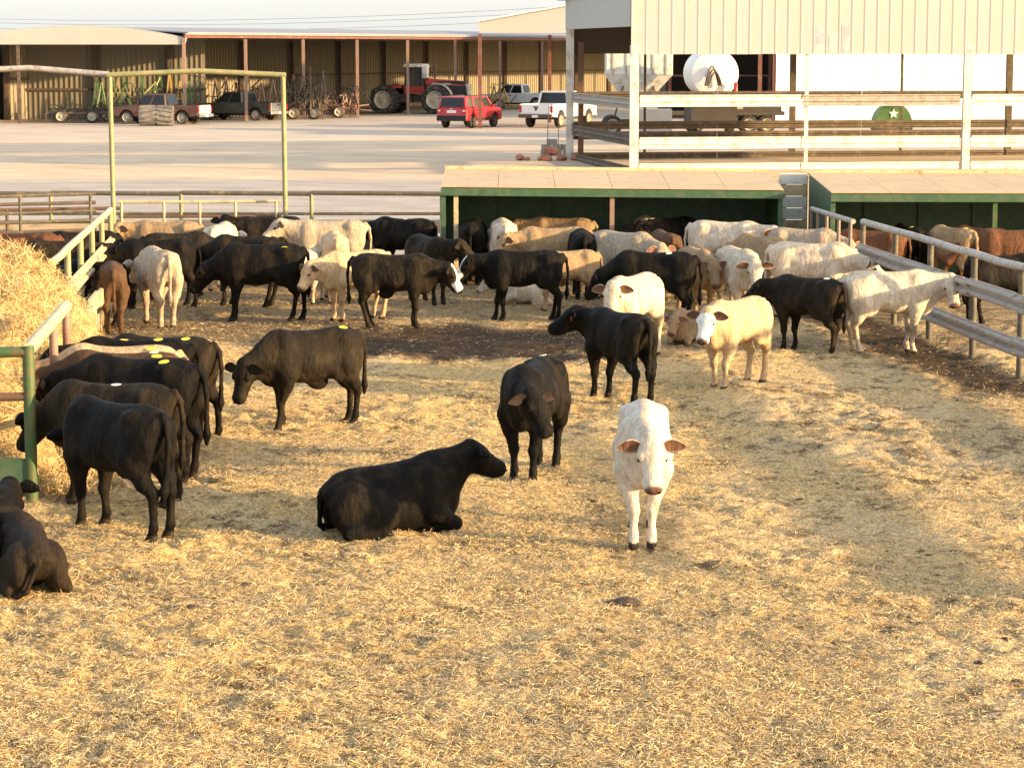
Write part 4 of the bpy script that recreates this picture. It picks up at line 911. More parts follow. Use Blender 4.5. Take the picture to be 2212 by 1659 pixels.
def cow_mesh(coat, el=18, ny=0, hy=None, hp=-38, lie=False, vox=.026, seed=0, face=None, fat=0.0, step=None, sheath=False, tail=0.0, ear=0.0, legw=.12, neck=1.0, wid=.94):
    rd = random.Random(seed); hy = ny if hy is None else hy; dz = -.54 if lie else 0.0
    el_, ny_, hy_, hp_ = R(el), R(ny), R(hy), R(hp); V3 = lambda *a: np.array(a, float)
    N0 = V3(.56, 0, 1.03 + dz + (.08 if lie else 0)); nl = .47 * neck; nd = V3(math.cos(el_) * math.cos(ny_), math.cos(el_) * math.sin(ny_), math.sin(el_)); N1 = N0 + nd * nl
    hx = V3(math.cos(hp_) * math.cos(hy_), math.cos(hp_) * math.sin(hy_), math.sin(hp_)); hyv = V3(-math.sin(hy_), math.cos(hy_), 0); hz = np.cross(hx, hyv)
    HS = 1.10; nose = N1 + hx * .56; lo = np.minimum(np.array([-1.0, -.42, -.03]), np.minimum(N1, nose) - .2); hi = np.maximum(np.array([.85, .42, 1.38 + dz]), np.maximum(N1, nose) + .2); lo[2] = -.03
    f = Field(lo, hi, vox); f.trunk(dz, 1.04 if lie else wid, fat)
    for s in (-1, 1):
        lo_ = .14 if lie else 0
        f.ell((-.46, s * .17, 1.16 + dz - lo_ * .6), (.08, .05, .05), .12); f.ell((-.76, s * .085, 1.14 + dz - lo_), (.04, .04, .05), .09)
        if not lie:
            f.ell((.42, s * .175, .93), (.17, .075, .29), .09); f.ell((-.57, s * .145, .92), (.215, .105, .30), .10); f.ell((-.40, s * .185, .74), (.14, .075, .15), .10)
            a = (step or [rd.uniform(-.10, .13), rd.uniform(-.10, .13), rd.uniform(-.14, .14), rd.uniform(-.14, .14)]); fx = a[0 if s > 0 else 1]; bx = a[2 if s > 0 else 3]
            wd = s * legw
            f.cone((.42, s * (.125 + legw * .5), .74), (.40 + fx * .3, s * (.065 + legw * .8), .58), .115, .085, .08); f.cone((.40 + fx * .3, s * (.065 + legw * .8), .60), (.42 + fx * .7, wd, .37), .085, .056, .04)
            f.ell((.43 + fx * .7, wd, .365), (.055, .052, .065), .03)
            f.cone((.42 + fx * .7, wd, .36), (.41 + fx, wd, .14), .044, .037, .03); f.cone((.41 + fx, wd, .135), (.44 + fx, wd, .07), .047, .042, .03); f.cone((.425 + fx, wd, .05), (.475 + fx, wd, .025), .050, .046, .025)
            f.cone((-.50, s * .165, .80), (-.62 + bx * .4, s * .155, .56), .135, .080, .08); f.cone((-.62 + bx * .4, s * .155, .57), (-.69 + bx * .6, wd, .47), .078, .058, .04)
            f.ell((-.705 + bx * .6, wd, .475), (.055, .045, .07), .03)
            f.cone((-.69 + bx * .6, wd, .47), (-.645 + bx, wd, .15), .050, .039, .03); f.cone((-.645 + bx, wd, .145), (-.61 + bx, wd, .07), .049, .044, .03); f.cone((-.625 + bx, wd, .05), (-.57 + bx, wd, .025), .051, .047, .025)
        else:
            f.ell((.40, s * .20, .42), (.18, .09, .26), .09); f.cone((.40, s * .25, .24), (.68, s * .21, .10), .10, .068, .06); f.cone((.68, s * .21, .09), (.46, s * .16, .06), .058, .045, .04); f.cone((.46, s * .16, .06), (.36, s * .14, .05), .05, .05, .03)
            f.ell((-.48, s * .22, .31), (.31, .15, .29), .08); f.ell((-.22, s * .31, .24), (.17, .09, .18), .08); f.cone((-.24, s * .32, .16), (-.62, s * .34, .09), .10, .065, .06); f.cone((-.62, s * .34, .08), (-.28, s * .37, .055), .06, .046, .04); f.cone((-.28, s * .37, .055), (-.16, s * .37, .045), .05, .048, .03)
    f.ell((.58, 0, .72 + dz * .9), (.16, .10, .14), .12)
    if sheath: f.ell((-.16, 0, .575), (.14, .055, .085), .12)
    lat = np.cross(V3(0, 0, 1), nd); lat /= np.linalg.norm(lat)
    f.cone(N0 + V3(-.06, 0, .0), N1 - nd * .02, .210, .138, .13, lat, 1.28)
    f.cone(N0 + V3(.08, 0, -.20), N1 + V3(0, 0, -.13) - nd * .05, .13, .07, .09, lat, 1.8)
    rot = (hx, hyv, hz)
    hx0, hy0_, hz0 = hx, hyv, hz; hx, hyv, hz = hx * HS, hyv * HS * 1.04, hz * HS
    f.ell(N1 + hx * .07, (.155, .128, .125), .06, rot); f.cone(N1 + hx * .10 - hz * .008, N1 + hx * .34 - hz * .025, .112, .084, .05, hz0, 1.06)
    f.ell(N1 + hx * .365 - hz * .038, (.075, .096, .082), .045, rot); f.cone(N1 + hx * .05 - hz * .105, N1 + hx * .31 - hz * .095, .088, .058, .05)
    for s in (-1, 1): f.ell(N1 + hx * .120 + hyv * s * .098 + hz * .045, (.055, .030, .030), .03, rot)
    f.ell(N1 - hx * .03 + hz * .065, (.055, .075, .05), .05, rot)
    hx, hyv, hz = hx0, hy0_, hz0
    # tail
    z0 = 1.20 + dz - (.15 if lie else 0)
    if lie: tp = [(-.76, 0, z0 - .02), (-.83, .03, z0 - .10), (-.82, .08, .30), (-.80, .16, .10), (-.70, .26, .04)]
    else: sw = tail; tp = [(-.79, 0, z0), (-.865, .0, z0 - .09), (-.895, sw * .03, .92), (-.885, sw * .06, .68), (-.875, sw * .10, .50), (-.87, sw * .12, .40)]
    rr = [.045, .036, .030, .028, .045, .022] if vox < .03 else [.05, .042, .036, .036, .048, .03]
    for i in range(len(tp) - 1): f.cone(tp[i], tp[i + 1], rr[i], rr[i + 1], .025)
    for s in (-1, 1):
        f.dent((-.27, s * .25, 1.12 + dz), (.11, .10, .09), .030); f.dent((.25, s * .29, .86 + dz), (.045, .12, .25), .020); f.dent((-.37, s * .27, .80 + dz), (.045, .10, .17), .018)
        f.dent((.57, s * .18, 1.02 + dz), (.04, .10, .18), .014); f.dent((-.60, s * .16, 1.20 + dz), (.09, .06, .06), .018); f.dent((-.46, s * .22, 1.19 + dz), (.05, .05, .045), -.012)
    sl, x, y, z = f.sub((-.28, -.45, .66 + dz), (.22, .45, 1.14 + dz)); f.F[sl] += .0045 * np.sin(2 * np.pi * (x + .12 * z) / .088) * np.sin(np.pi * np.clip((x + .28) / .5, 0, 1)) * np.sin(np.pi * np.clip((z - .66 - dz) / .48, 0, 1))
    f.F = np.maximum(f.F, -(f.ax[2][None, None, :] - .002)); f.F[:, :, -1] = 1; f.F[0] = 1; f.F[-1] = 1; f.F[:, 0] = 1; f.F[:, -1] = 1
    V, Q = surface_nets(f.F, f.lo, vox)
    # ---- coat colours
    base = np.array(COAT[coat]); col = np.tile(base, (len(V), 1)); n1 = fbm(V[:, 0] * 3 + seed * 3.1, V[:, 2] * 3 + V[:, 1] * 2, 3)[:, None]; n2 = fbm(V[:, 0] * 9 + seed, V[:, 2] * 7 + V[:, 1] * 9, 3)[:, None]
    dark = coat in ('black', 'brownblack')
    if dark: col = col * (.6 + .8 * n1) + np.array([.009, .0062, .003]) * sstep(.42, .75, n2) * (1.0 if coat == 'black' else 1.6)  # brown patches paint a sunlit sheen into black hides, stronger on brownblack
    else: col = col * (.80 + .40 * n1)
    if coat in ('white', 'cream', 'grey', 'bright'):
        low = sstep(.75, .25, V[:, 2:3]) if not lie else 0; dirt = np.clip(sstep(.42, .68, n2) * .35 + low * .30 + sstep(.50, .68, n1) * .25, 0, .7) * (.40 if coat == 'bright' else 1); col = col * (1 - dirt) + np.array([.34, .24, .14]) * dirt
    q = (V - N1) / (HS * .88); hxx = q @ hx; hyy = q @ hyv; hzz = q @ hz; onhead = (np.linalg.norm(q - hx * .2, axis=1) < .36) & (hxx > -.03)
    if coat in ('white', 'bright', 'cream', 'grey'):
        sp_ = (np.exp(-(V[:, 1] / .035) ** 2) * (V[:, 2] > 1.15 + dz) * (hxx < 0) * .45)[:, None]; col = col * (1 - sp_) + base * np.array([.72, .52, .34]) * sp_
        fo = (np.exp(-(hyy / .05) ** 2 - ((hxx - .12) / .10) ** 2) * onhead * (hzz > 0) * .35)[:, None]; col = col * (1 - fo) + base * np.array([.75, .60, .45]) * fo
        if not lie:
            kn = (np.exp(-((V[:, 2] - .37) / .05) ** 2) * (V[:, 0] > .25) * .55 + np.exp(-((V[:, 2] - .47) / .05) ** 2) * (V[:, 0] < -.6) * .30)[:, None] * sstep(.35, .6, n2); col = col * (1 - kn) + np.array([.17, .10, .06]) * kn
    if face == 'white':
        k = (onhead & ((hxx > .06))).astype(float)[:, None]; col = col * (1 - k) + np.array([.74, .70, .63]) * k
    if face == 'blaze':
        k = (onhead & (np.abs(hyy) < .06 + .10 * sstep(.22, .36, hxx)) & (hzz > -.09 + .14 * (hxx < .25))).astype(float)[:, None]; col = col * (1 - k) + np.array([.72, .70, .66]) * k
    if face == 'dark':
        k = (onhead & (hxx > .0)).astype(float)[:, None] * .75; col = col * (1 - k) + np.array([.06, .035, .02]) * k
    muz = sstep(.435, .465, hxx) * onhead * (hzz > -.085); mc = np.array([.012, .010, .010]) if dark or face == 'dark' else np.array([.13, .075, .062])
    col = col * (1 - muz[:, None]) + mc * muz[:, None]
    if not lie:
        hf = (V[:, 2] < .065).astype(float)[:, None]; col = col * (1 - hf) + np.array([.035, .026, .02]) * hf
        tl = sstep(.62, .50, V[:, 2]) * (V[:, 0] < -.83) * (V[:, 2] > .3); tc = base * (.5 if not dark else .9); col = col * (1 - tl[:, None]) + tc * tl[:, None]
    parts = [(V, Q, col)]
    # ---- ears, eyes, nostrils
    for s in (-1, 1):
        ax = hyv * s * .96 - hx * .12 + V3(0, 0, .10 - ear * .5); ax /= np.linalg.norm(ax); up = V3(0, 0, 1) + hz * .35; up = up - ax * (up @ ax); up /= np.linalg.norm(up); fw = np.cross(ax, up) * (1 if s > 0 else -1)
        fwd = hx - ax * (hx @ ax) - up * (hx @ up); fwd /= np.linalg.norm(fwd); root = N1 + hx * .03 + hyv * s * .112 + hz * .035
        EV = []; EC = []; n, m = 10, 8; cin = np.array([.20, .105, .07]) if not dark else np.array([.028, .02, .016])
        if coat in ('white', 'bright', 'cream'): cin = np.array([.13, .070, .045])
        for i in range(n):
            u = i / (n - 1); w = .078 * (math.sin(math.pi * min(1, (u * .86 + .12))) ** .65) * (1 - .25 * u) + .004
            for k in range(m):
                p = 2 * math.pi * k / m; cy, sy = math.cos(p), math.sin(p); cup = .035 * (cy * cy) * (1 - u * .3)
                EV.append(root + ax * (.21 * u) + up * (w * cy) + fwd * (.011 * sy + cup - .01) + V3(0, 0, -.05 * u * u)); EC.append(cin if (sy > .3 and abs(cy) < .85) else base * 1.0)
        EF = [(i * m + k, i * m + (k + 1) % m, (i + 1) * m + (k + 1) % m, (i + 1) * m + k) for i in range(n - 1) for k in range(m)]
        EF = np.array(EF); EF = EF if s < 0 else EF[:, ::-1]; parts.append((np.array(EV), EF, np.array(EC)))
        v, q_ = blob(N1 + hx * .160 + hyv * s * .126 + hz * .031, (.028, .016, .022), rot); parts.append((v, q_, np.tile([.006, .005, .005], (len(v), 1))))
        v, q_ = blob(N1 + hx * .472 + hyv * s * .045 - hz * .022, (.012, .018, .013), rot); parts.append((v, q_, np.tile([.02, .012, .01], (len(v), 1))))
    n = 0; VV = []; QQ = []; CC = []
    for v, q_, c_ in parts: VV.append(v); QQ.append(q_ + n); CC.append(c_); n += len(v)
    frame = dict(N1=N1, hx=hx, hy=hyv, hz=hz); VV = np.concatenate(VV).astype(np.float32); VV[:, 0] = (VV[:, 0] + .12) * .91
    return VV, np.concatenate(QQ), np.concatenate(CC), frame, V
def cow(px, py, th, coat, label, sc=1.0, tags=(), eartag=None, name='cow', **kw):
    """px, py: the spot on the ground midway between its feet; th: heading, 0 right, 90 away from the camera"""
    kw.setdefault('seed', int(px * 7 + py)); kw.setdefault('wid', random.Random(int(px + py * 3)).uniform(.82, .93)); kw.setdefault('fat', random.Random(int(px * 5 + py)).uniform(-.03, .02)); Yd = G(px, py).y; kw.setdefault('vox', .021 if Yd < 34 else .028)
    V, Q, Cc, fr, V0 = cow_mesh(coat, **kw); g = G(px, py)
    o = link(name, pydata(name, V, Q, Cc, M['hide']), None); o.location = (g.x, g.y, float(relief(np.array([g.x]), np.array([g.y]))[0]) * .5 - .02); o.rotation_euler = (0, 0, R(th)); o.scale = (sc, sc, sc)
    tag(o, label, 'cow', 'cattle in the pens')
    for (tx, ty, m_) in tags:
        d2 = (V0[:, 0] - tx) ** 2 + (V0[:, 1] - ty) ** 2; near = np.where((d2 < .006) & (V0[:, 2] > (.5 if kw.get('lie') else 1.0)))[0]; pts_ = V0[near]
        A_ = np.c_[pts_[:, 0] - tx, pts_[:, 1] - ty, np.ones(len(pts_))]; sol = np.linalg.lstsq(A_, pts_[:, 2], rcond=None)[0]; zt_ = float(sol[2]); nrm_ = Vector((-sol[0] / .95, -sol[1], 1)).normalized()
        mb = MB(); n = 16
        rot_ = Vector((0, 0, 1)).rotation_difference(nrm_).to_matrix()
        for zz, rs in ((-.012, 1.0), (.006, 1.0), (.010, .9)):
            for k in range(n): a = 2 * math.pi * k / n; mb.v.append(tuple(rot_ @ Vector((.060 * rs * math.cos(a), .040 * rs * math.sin(a), zz * .6))))
        for i in range(2):
            for k in range(n): mb.f.append((i * n + k, i * n + (k + 1) % n, (i + 1) * n + (k + 1) % n, (i + 1) * n + k))
        mb.f.append(tuple(2 * n + k for k in range(n)))
        c = mb.build('back_tag', M[m_], o); c.location = ((tx + .12) * .91, ty, zt_)
    if eartag:
        s, m_ = eartag; p = fr['N1'] + fr['hy'] * s * .19 + fr['hx'] * .04 + np.array([.12, 0, -.03])
        c = MB().lathe([(-.006, .001), (-.006, .034), (.006, .034), (.006, .001)], (0, 0, 0), 'x', 12).build('ear_tag', M[m_], o); c.location = tuple(p); c.rotation_euler = (0, 0, math.atan2(fr['hx'][1], fr['hx'][0]))
    return o
T, TW = 'tag', 'tagw'
# ---- row at the hay rack, lower left
cow(268, 1148, 138, 'black', 'black cow nearest the camera at the hay rack, rump and tail to the right', 1.0, el=-24, ny=-30, hp=-50, tail=.6, fat=.02)
cow(262, 1090, 166, 'brownblack', 'dark brown-black cow standing just behind the nearest cow at the hay rack', .98, [(-.1, .02, TW)], el=-22, ny=-22, hp=-45)
cow(318, 1034, 160, 'black', 'large black cow third from the front at the hay rack, thin tail hanging', 1.04, [(-.42, .10, T)], el=-8, hp=-30, tail=-.3)
cow(288, 1004, 172, 'brown', 'dark reddish-brown cow squeezed in the middle of the hay rack row', 1.0, [(-.42, .02, TW), (-.48, .12, T)], el=-10, hp=-35)
cow(280, 980, 174, 'cream', 'pale-backed cow in the middle of the hay rack row, only its back showing', 1.0, [(-.45, .1, T)], el=-10, hp=-35)
cow(310, 958, 172, 'black', 'black cow fifth from the front at the hay rack, yellow tag on its rump', 1.0, [(-.36, .04, T), (.1, .0, T)], el=2, ny=6, hp=-38)
cow(366, 948, 163, 'brownblack', 'brownish black cow farthest in the hay rack row, rump sticking out furthest right', .98, [(-.42, .08, T)], el=-5, hp=-35)
# ---- foreground animals
cow(684, 918, 212, 'brownblack', 'black steer with head lowered left, yellow tag on its rump, centre left', .97, [(-.52, .06, T)], el=-22, ny=6, hy=26, hp=-62, sheath=True, tail=.2, fat=.01)
cow(826, 1150, 20, 'black', 'black cow lying on the straw facing right in the centre foreground', .94, lie=True, el=30, ny=2, hp=-24, neck=.92)
cow(1158, 1022, 254, 'black', 'black cow facing the camera with head bent to its left, behind the lying cow', 1.0, [(-.5, -.02, TW)], el=-4, ny=26, hy=54, hp=-46, tail=.8, step=[.08, -.04, .06, -.08])
cow(1388, 1160, 267, 'bright', 'white calf walking straight at the camera, ears held out', .99, el=4, ny=8, hy=8, hp=-55, step=[.06, .1, -.05, .04], fat=-.03, wid=.80, legw=.085)
cow(1345, 866, 120, 'black', 'black calf with a red ear tag looking left, in front of a white cow', .95, el=20, ny=32, hy=60, hp=-26, neck=.85, eartag=(1, 'tagr'), tail=.3)
cow(1372, 768, 240, 'white', 'white cow facing the camera behind the red-tagged black calf', 1.0, el=14, ny=18, hy=20, hp=-42)
cow(1596, 836, 231, 'cream', 'cream calf with a white face standing in the sun facing the camera', .95, el=12, ny=18, hy=14, hp=-48, face='white', fat=-.02)
cow(1752, 760, 134, 'brownblack', 'brownish black calf facing left in front of a white cow at the right', .92, [(-.5, .05, TW)], el=6, ny=24, hy=34, hp=-34, neck=.85)
cow(1905, 760, 8, 'white', 'white cow standing right of the brownish calf, head turned to the camera by the fence', 1.0, el=10, ny=-12, hy=-92, hp=-48, fat=-.01)
# ---- middle and back rows, from left to right
cow(246, 716, 101, 'brown', 'brown calf seen from behind beside the broken feed bunk boards', .88, el=-10, ny=24, hy=40, hp=-30, face='dark', tail=.0)
cow(212, 700, 160, 'black', 'black calf with a white blaze eating at the broken feed bunk boards', .84, el=-6, ny=-25, hy=-50, hp=-45, face='blaze')
cow(348, 704, 112, 'grey', 'grey-white cow seen from behind, sunlit right thigh, left of the black cow', 1.02, [(-.1, .05, TW)], el=-10, ny=10, hp=-35, tail=.1)
cow(352, 662, 196, 'black', 'black cow standing behind the grey-white cow at the left', .98, el=-8, hp=-40)
cow(375, 640, 28, 'brownblack', 'dark cow behind the grey-white cow, body turned to the right', .96, el=-10, hp=-40)
cow(372, 616, 172, 'tan', 'tan cow with dark ears in the far left corner by the gate', 1.0, el=12, ny=20, hy=60, hp=-36)
cow(476, 622, 84, 'white', 'white cow seen from behind next to the tan cow, far left', 1.0, el=-5, hp=-35)
cow(578, 690, 179, 'black', 'large black cow side on facing left with a yellow hip tag', 1.04, [(-.46, .18, T)], el=-24, ny=-6, hp=-48, fat=.02)
cow(545, 660, 160, 'brownblack', 'brownish black cow hidden right behind the large black cow', 1.0, [(-.5, .02, TW)], el=-12, hp=-40)
cow(592, 602, 192, 'black', 'black cow looking left at the foot of the tall gate frame', 1.0, el=24, ny=20, hy=70, hp=-34)
cow(722, 616, 184, 'grey', 'grey-white cow facing left with its head up beside the tall gate frame', 1.03, el=20, ny=8, hy=20, hp=-30)
cow(724, 648, 98, 'cream', 'sunlit cream cow seen from behind in front of the grey-white cow', .98, el=-10, hp=-40)
cow(676, 650, 262, 'white', 'whitish calf half hidden between the large black cow and the cream rump', .78, el=-5, hp=-50)
cow(778, 690, 214, 'cream', 'cream calf facing the camera behind the black cow with the white face at the left', .94, el=-2, ny=4, hp=-52)
cow(838, 704, 353, 'brownblack', 'black cow with a white face facing right, nose to nose with its twin', .97, el=-2, ny=0, hp=-52, face='blaze', sheath=True, tail=.2)
cow(1142, 692, 181, 'black', 'black cow with a white face facing left, nose to nose with its twin', .95, el=6, ny=-4, hp=-44, face='blaze')
cow(880, 606, 150, 'black', 'black cow by the back fence left of the long green shelter', 1.0, [(-.1, .02, TW)], el=0, hp=-40)
cow(922, 652, 296, 'brownblack', 'dark cow turning its head right behind the two white-faced cows', .97, el=14, ny=30, hy=48, hp=-34)
cow(1022, 612, 86, 'black', 'black cow seen from behind at the left end of the long green shelter', .98, el=-5, hp=-40)
cow(1088, 614, 94, 'white', 'white cow rump lit down the middle, at the long green shelter', 1.0, el=-8, hp=-40)
cow(1206, 632, 183, 'tan', 'tan cow facing left with pale nose in front of the shelter opening', .98, el=2, ny=18, hy=30, hp=-40)
cow(1222, 602, 158, 'tan', 'dim tan cow standing inside the left half of the long green shelter', .98, el=10, ny=10, hp=-40)
cow(1258, 640, 92, 'black', 'black cow seen from behind between the tan cow and the grey cow', .98, el=-10, hp=-40)
cow(1338, 646, 318, 'grey', 'greyish cow with head turned right in front of the shelter centre post', 1.0, el=-4, ny=-10, hy=-24, hp=-38)
cow(1232, 668, 196, 'tan', 'tan cow with its head down behind the rump of the right-hand white-faced cow', .84, el=-18, ny=-150, hp=-50)
cow(1394, 604, 88, 'grey', 'pale rump just inside the long green shelter right of its centre post', .98, el=-10, hp=-40)
cow(1452, 604, 222, 'black', 'black cow with a pale forehead tag deep in the long green shelter', .98, [(.55, 0, TW)], el=14, ny=10, hp=-40)
cow(1424, 704, 166, 'black', 'black cow with lowered head behind the white cow with dark-tipped ears', 1.0, [(-.3, .06, TW)], el=-24, hp=-50)
cow(1436, 640, 100, 'brown', 'brown cow showing only its back in the middle of the crowd', .96, el=-6, hp=-40)
cow(1500, 682, 283, 'tan', 'fawn calf facing the camera in the middle of the right-hand crowd', .96, el=4, hp=-52)
cow(1556, 624, 338, 'white', 'large white cow standing long side on in front of the shelter', 1.03, el=8, ny=-8, hy=-30, hp=-34)
cow(1588, 692, 284, 'white', 'white cow looking at the camera, behind the cream calf with a white face', 1.0, el=4, ny=-4, hy=-10, hp=-50)
cow(1648, 660, 120, 'tan', 'pale tan cow mostly hidden behind the white cow looking at the camera', 1.0, el=-10, hp=-40)
cow(1740, 682, 343, 'white', 'white cow side on facing right behind the brownish black calf', 1.03, el=-14, ny=4, hp=-28)
cow(1722, 632, 338, 'grey', 'grey-tan cow at the right end of the long green shelter, head by the gate', .98, el=-6, ny=-12, hy=-40, hp=-40)
cow(1146, 656, 184, 'white', 'whitish calf lying down behind the legs of the left-facing white-faced cow', .72, lie=True, el=10, hp=-40, name='calf')
cow(1485, 735, 250, 'tan', 'small fawn calf lying on the ground behind the cream calf', .7, lie=True, el=6, hp=-40, name='calf')
# ---- neighbouring pens
cow(1888, 634, 160, 'red', 'reddish brown cow beyond the right fence under the second shelter', .96, el=-10, hp=-40)
cow(1962, 626, 98, 'black', 'black cow seen from behind beyond the right fence, two yellow tags', .98, [(-.45, .06, T), (-.30, -.05, TW)], el=-8, hp=-40)
cow(2062, 634, 114, 'tan', 'tan cow seen from behind beyond the right fence, sunlit right edge', 1.0, [(-.5, .03, T)], el=-10, hp=-40)
cow(2195, 640, 176, 'red', 'orange-red cow beyond the right fence at the frame edge', 1.0, el=-10, hp=-40, name='cow')
cow(2122, 630, 130, 'red', 'rusty cow beyond the right fence, left of the orange-red cow', .98, el=-10, hp=-40)
cow(2152, 698, 20, 'black', 'black cow standing just behind the right guardrail fence', .92, el=-10, ny=6, hp=-45)
cow(60, 648, 190, 'red', 'red-brown cow behind the hay at the left edge', 1.0, el=-4, hp=-30)
cow(190, 640, 200, 'black', 'black cow behind the feed fence at the left', .98, el=-6, hp=-40)
cow(120, 668, 20, 'brownblack', 'dark cow nearest the hay behind the feed fence at the left', .98, el=4, hp=-40)
# ---- lying animals at the lower left corner
cow(66, 1262, 112, 'umber', 'dark brown calf lying at the lower left corner, back to the camera', .74, lie=True, el=10, ny=30, hp=-30, name='calf')
cow(-40, 1240, 80, 'black', 'black calf cut off by the left edge beside the lying dark brown calf', .86, lie=True, el=20, ny=10, hp=-30, name='calf')
# ================================================================== hay and straw
def strands(n, pos_fn, Lr, Wr, tilt, col_fn, name, mat_, kind='stuff', bend=0.3, single=False, parent=None, label=None, cat=None):
    x, y, z = pos_fn(n); n = len(x); a = rng.uniform(0, 2 * np.pi, n); L = rng.uniform(*Lr, n); Wd = rng.uniform(*Wr, n); ti = np.abs(rng.normal(0, tilt, n)); ti = np.clip(ti, 0, 1.35)
    d = np.stack([np.cos(a) * np.cos(ti), np.sin(a) * np.cos(ti), np.sin(ti)], -1); up = rng.normal(0, 1, (n, 3)) * .5 + np.array([0, 0, 1.]); s = np.cross(d, up); s /= np.linalg.norm(s, axis=1)[:, None]
    p = np.stack([x, y, z], -1); nrm = np.cross(s, d); b = rng.normal(0, bend, n)[:, None] * L[:, None]
    p0, p1, p2 = p - d * (L * .5)[:, None], p + nrm * b * .5 + 0, p + d * (L * .5)[:, None]
    lift = np.maximum(0, (p[:, 2] - .012) - np.minimum(p0[:, 2], p2[:, 2]))[:, None] * np.array([0, 0, 1.]); p0 = p0 + lift; p1 = p1 + lift * .6; p2 = p2 + lift * .6
    w = s * (Wd * .5)[:, None]
    if single:
        V = np.stack([p0 - w, p0 + w, p2 + w * .6, p2 - w * .6], 1).reshape(-1, 3); i = np.arange(n) * 4; c = np.repeat(col_fn(x, y, n), 4, axis=0)
        o = link(name, pydata(name, V, np.stack([i, i + 1, i + 2, i + 3], -1), c, mat_, smooth=False), None, parent)
        if kind: o['kind'] = kind
        if label: tag(o, label, cat)
        return o
    V = np.stack([p0 - w * .7, p0 + w * .7, p1 - w, p1 + w, p2 - w * .5, p2 + w * .5], 1).reshape(-1, 3); i = np.arange(n) * 6
    Fq = np.concatenate([np.stack([i, i + 1, i + 3, i + 2], -1), np.stack([i + 2, i + 3, i + 5, i + 4], -1)])
    c = np.repeat(col_fn(x, y, n), 6, axis=0)
    o = link(name, pydata(name, V, Fq, c, mat_, smooth=False), None, parent)
    if kind: o['kind'] = kind
    if label: tag(o, label, cat)
    return o
# loose straw over the pen, thinner to the right and on the trodden dung
def straw_pos(n):
    Y = 14.2 / (1 - rng.random(n * 2) * (1 - 14.2 / 47.0)); hw = Y * .216 + 0.7; X = rng.uniform(-1, 1, n * 2) * hw
    keep = rng.random(n * 2) < straw_cover(X, Y); X, Y = X[keep][:n], Y[keep][:n]
    ok = (X < FENCE_R(Y) + 2.5) & (X > FENCE_L(Y) - .6); X, Y = X[ok], Y[ok]
    return X, Y, relief(X, Y) - .03 * wet_mask(X, Y) + np.abs(rng.normal(0, .012, len(X)))
def straw_col(x, y, n):
    pal = np.array([(.66, .48, .23), (.59, .42, .18), (.71, .55, .31), (.48, .35, .17), (.54, .45, .30), (.30, .21, .11), (.15, .10, .055)]); pr = np.array([.24, .21, .14, .14, .11, .09, .07])
    c = pal[rng.choice(len(pal), n, p=pr)] * rng.uniform(.8, 1.15, n)[:, None]; k = sstep(.45, .65, fbm(x * .8 + 3, y * .8, 3))[:, None] * .35
    return c * (1 - k) + np.array([.36, .28, .17]) * k
strands(640000, straw_pos, (.015, .075), (.0035, .0072), .28, straw_col, 'loose_straw', M['straw'], single=True, label='loose golden straw bedding strewn over the pen floor', cat='straw')
# hay heap behind the rack
hx0, hy0, hx1, hy1 = -8.2, 24.3, -5.0, 35.0
u, v = np.meshgrid(np.linspace(-1, 1, 130), np.linspace(0, 1, 200))
def hay_h(u, v):   # u across (-1 .. 1), v along
    prof = np.clip(1 - np.abs(u) ** 2.6, 0, 1) ** .55; along = sstep(-.02, .10, v) * (1 - sstep(.80, 1.0, v))
    return prof * along
Yh = hy0 + .5 + v * 9.2; cxh = -6.62 - .092 * (Yh - 24.5) + .05; nz = fbm(u * 2.5 + 4, v * 12, 4) - .5
Hh = hay_h(u, v) * (1.80 + .5 * nz - .30 * sstep(.0, .35, 1 - v) + .45 * sstep(.35, .75, v)); sl = u * (1.58 + .35 * nz + .18 * (1 - hay_h(u, v)))
Xh = cxh + sl * 1.02; n5 = fbm(Xh * 5, Yh * 5 + Hh * 4, 3) - .5; Hh = Hh + .16 * n5 * (Hh > .05); Xh = Xh + .14 * (fbm(Hh * 6, Yh * 6, 3) - .5)
hc = np.array([.50, .36, .17]) * (.65 + .7 * fbm(Xh * 3, Yh * 3 + Hh * 3, 3))[..., None]; grey = sstep(.52, .68, fbm(Xh * 1.1 + 9, Yh * 1.1 + Hh, 3))[..., None] * .6; hc = hc * (1 - grey) + np.array([.33, .26, .15]) * grey
ih = (np.arange(199)[:, None] * 130 + np.arange(129)[None, :]).ravel()
hay = link('hay_pile', pydata('hay_pile', np.stack([Xh, Yh, Hh - .03], -1).reshape(-1, 3), np.stack([ih, ih + 1, ih + 131, ih + 130], -1), hc.reshape(-1, 3), M['hay']), None)
tag(hay, 'tall golden heap of loose hay behind the rack at the left edge', 'hay')
hp_ = np.stack([Xh, Yh, Hh], -1).reshape(-1, 3); hp_ = hp_[hp_[:, 2] > .05]
def hay_pos(n):
    q = hp_[rng.integers(0, len(hp_), n)] + rng.normal(0, .04, (n, 3)); return q[:, 0], q[:, 1], q[:, 2] + .01
def hay_col(x, y, n):
    pal = np.array([(.62, .45, .21), (.55, .40, .18), (.68, .52, .28), (.42, .30, .13), (.36, .29, .15), (.22, .15, .07)]); return pal[rng.choice(6, n, p=[.28, .26, .16, .14, .10, .06])] * rng.uniform(.8, 1.15, n)[:, None]
strands(60000, hay_pos, (.06, .24), (.005, .011), .55, hay_col, 'hay_wisps', M['straw'], bend=.22, parent=hay, label=None)
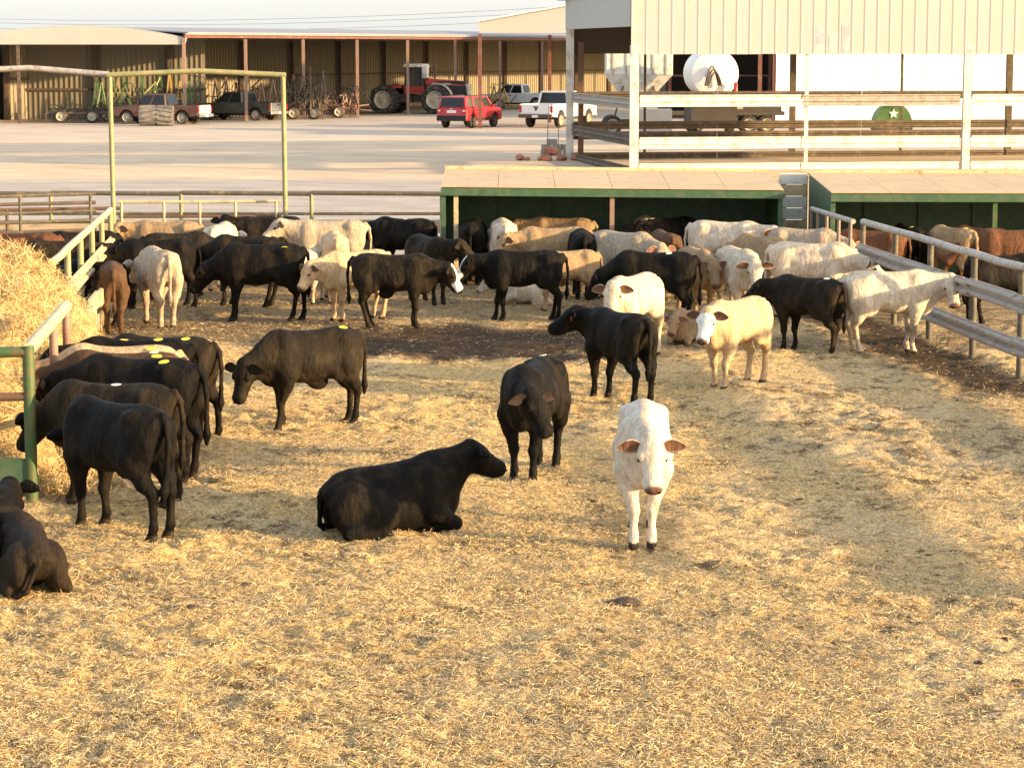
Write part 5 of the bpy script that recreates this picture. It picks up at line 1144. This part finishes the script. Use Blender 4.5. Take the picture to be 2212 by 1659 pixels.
# hay spilled at the foot of the rack
def spill_pos(n):
    Y = rng.uniform(24.6, 31.0, n); X = -4.95 - .092 * (Y - 24.5) + rng.normal(0, .35, n); return X, Y, relief(X, Y) + np.abs(rng.normal(0, .10, n)) * np.exp(-((X + 5.0 + .092 * (Y - 24.5)) / .4) ** 2)
strands(16000, spill_pos, (.08, .26), (.006, .013), .6, hay_col, 'spilled_hay', M['straw'], label='spilled hay along the foot of the green rack', cat='hay')
# dung pats
for i, (px, py, s, lab) in enumerate([(1352, 1297, .12, 'dark dung pat on the straw below the white calf'), (1318, 1300, .04, 'small dung crumb left of the dark dung pat')]):
    g = G(px, py); xx, yy = np.meshgrid(np.linspace(-1, 1, 22), np.linspace(-1, 1, 22)); rr = np.sqrt(xx ** 2 + yy ** 2); zz = s * .35 * np.clip(1 - (rr * (1 + .5 * (fbm(xx * 2 + i * 7, yy * 2, 3) - .5))) ** 2, -.1, 1) ** 1 + .02 * fbm(xx * 4, yy * 4, 2)
    k = (np.arange(21)[:, None] * 22 + np.arange(21)[None, :]).ravel()
    o = link('dung_pat', pydata('dung_pat', np.stack([xx * s, yy * s, zz], -1).reshape(-1, 3), np.stack([k, k + 1, k + 23, k + 22], -1), None, M['manure']), None); o.location = (g.x, g.y, float(relief(np.array([g.x]), np.array([g.y]))[0]) + .01); tag(o, lab, 'dung')

# trodden crumbs of dung and dark clods mixed into the bedding
n = 2600; Yc_ = 15.0 / (1 - rng.random(n * 3) * (1 - 15.0 / 46.0)); Xc_ = rng.uniform(-1, 1, n * 3) * (Yc_ * .216 + .3)
kp = (fbm(Xc_ * .7 + 21, Yc_ * .7, 3) > .44) & (Xc_ < FENCE_R(Yc_)) & (Xc_ > FENCE_L(Yc_)); Xc_, Yc_ = Xc_[kp][:n], Yc_[kp][:n]; n = len(Xc_); nn, mm = 9, 4
VV = []; FF = []
for i in range(n):
    r0 = float(rng.uniform(.006, .022)) * (2.2 if rng.random() < .06 else 1); sx, sy = float(rng.uniform(.7, 1.6)), float(rng.uniform(.6, 1.1)); zb0 = float(relief(Xc_[i:i + 1], Yc_[i:i + 1])[0]); b0 = len(VV)
    jit = rng.uniform(.65, 1.25, nn)
    for k2 in range(mm):
        t = k2 / (mm - 1); rr = r0 * math.cos(t * 1.45)
        for k in range(nn): a = 2 * math.pi * k / nn; VV.append((Xc_[i] + rr * jit[k] * sx * math.cos(a), Yc_[i] + rr * jit[k] * sy * math.sin(a), zb0 - .004 + r0 * .55 * math.sin(t * 1.5)))
    for k2 in range(mm - 1):
        for k in range(nn): FF.append((b0 + k2 * nn + k, b0 + k2 * nn + (k + 1) % nn, b0 + (k2 + 1) * nn + (k + 1) % nn, b0 + (k2 + 1) * nn + k))
o = link('dung_crumbs', pydata('dung_crumbs', np.array(VV), np.array(FF), None, M['manure']), None); tag(o, 'scattered dark dung crumbs trodden into the straw', 'dung', kind='stuff')
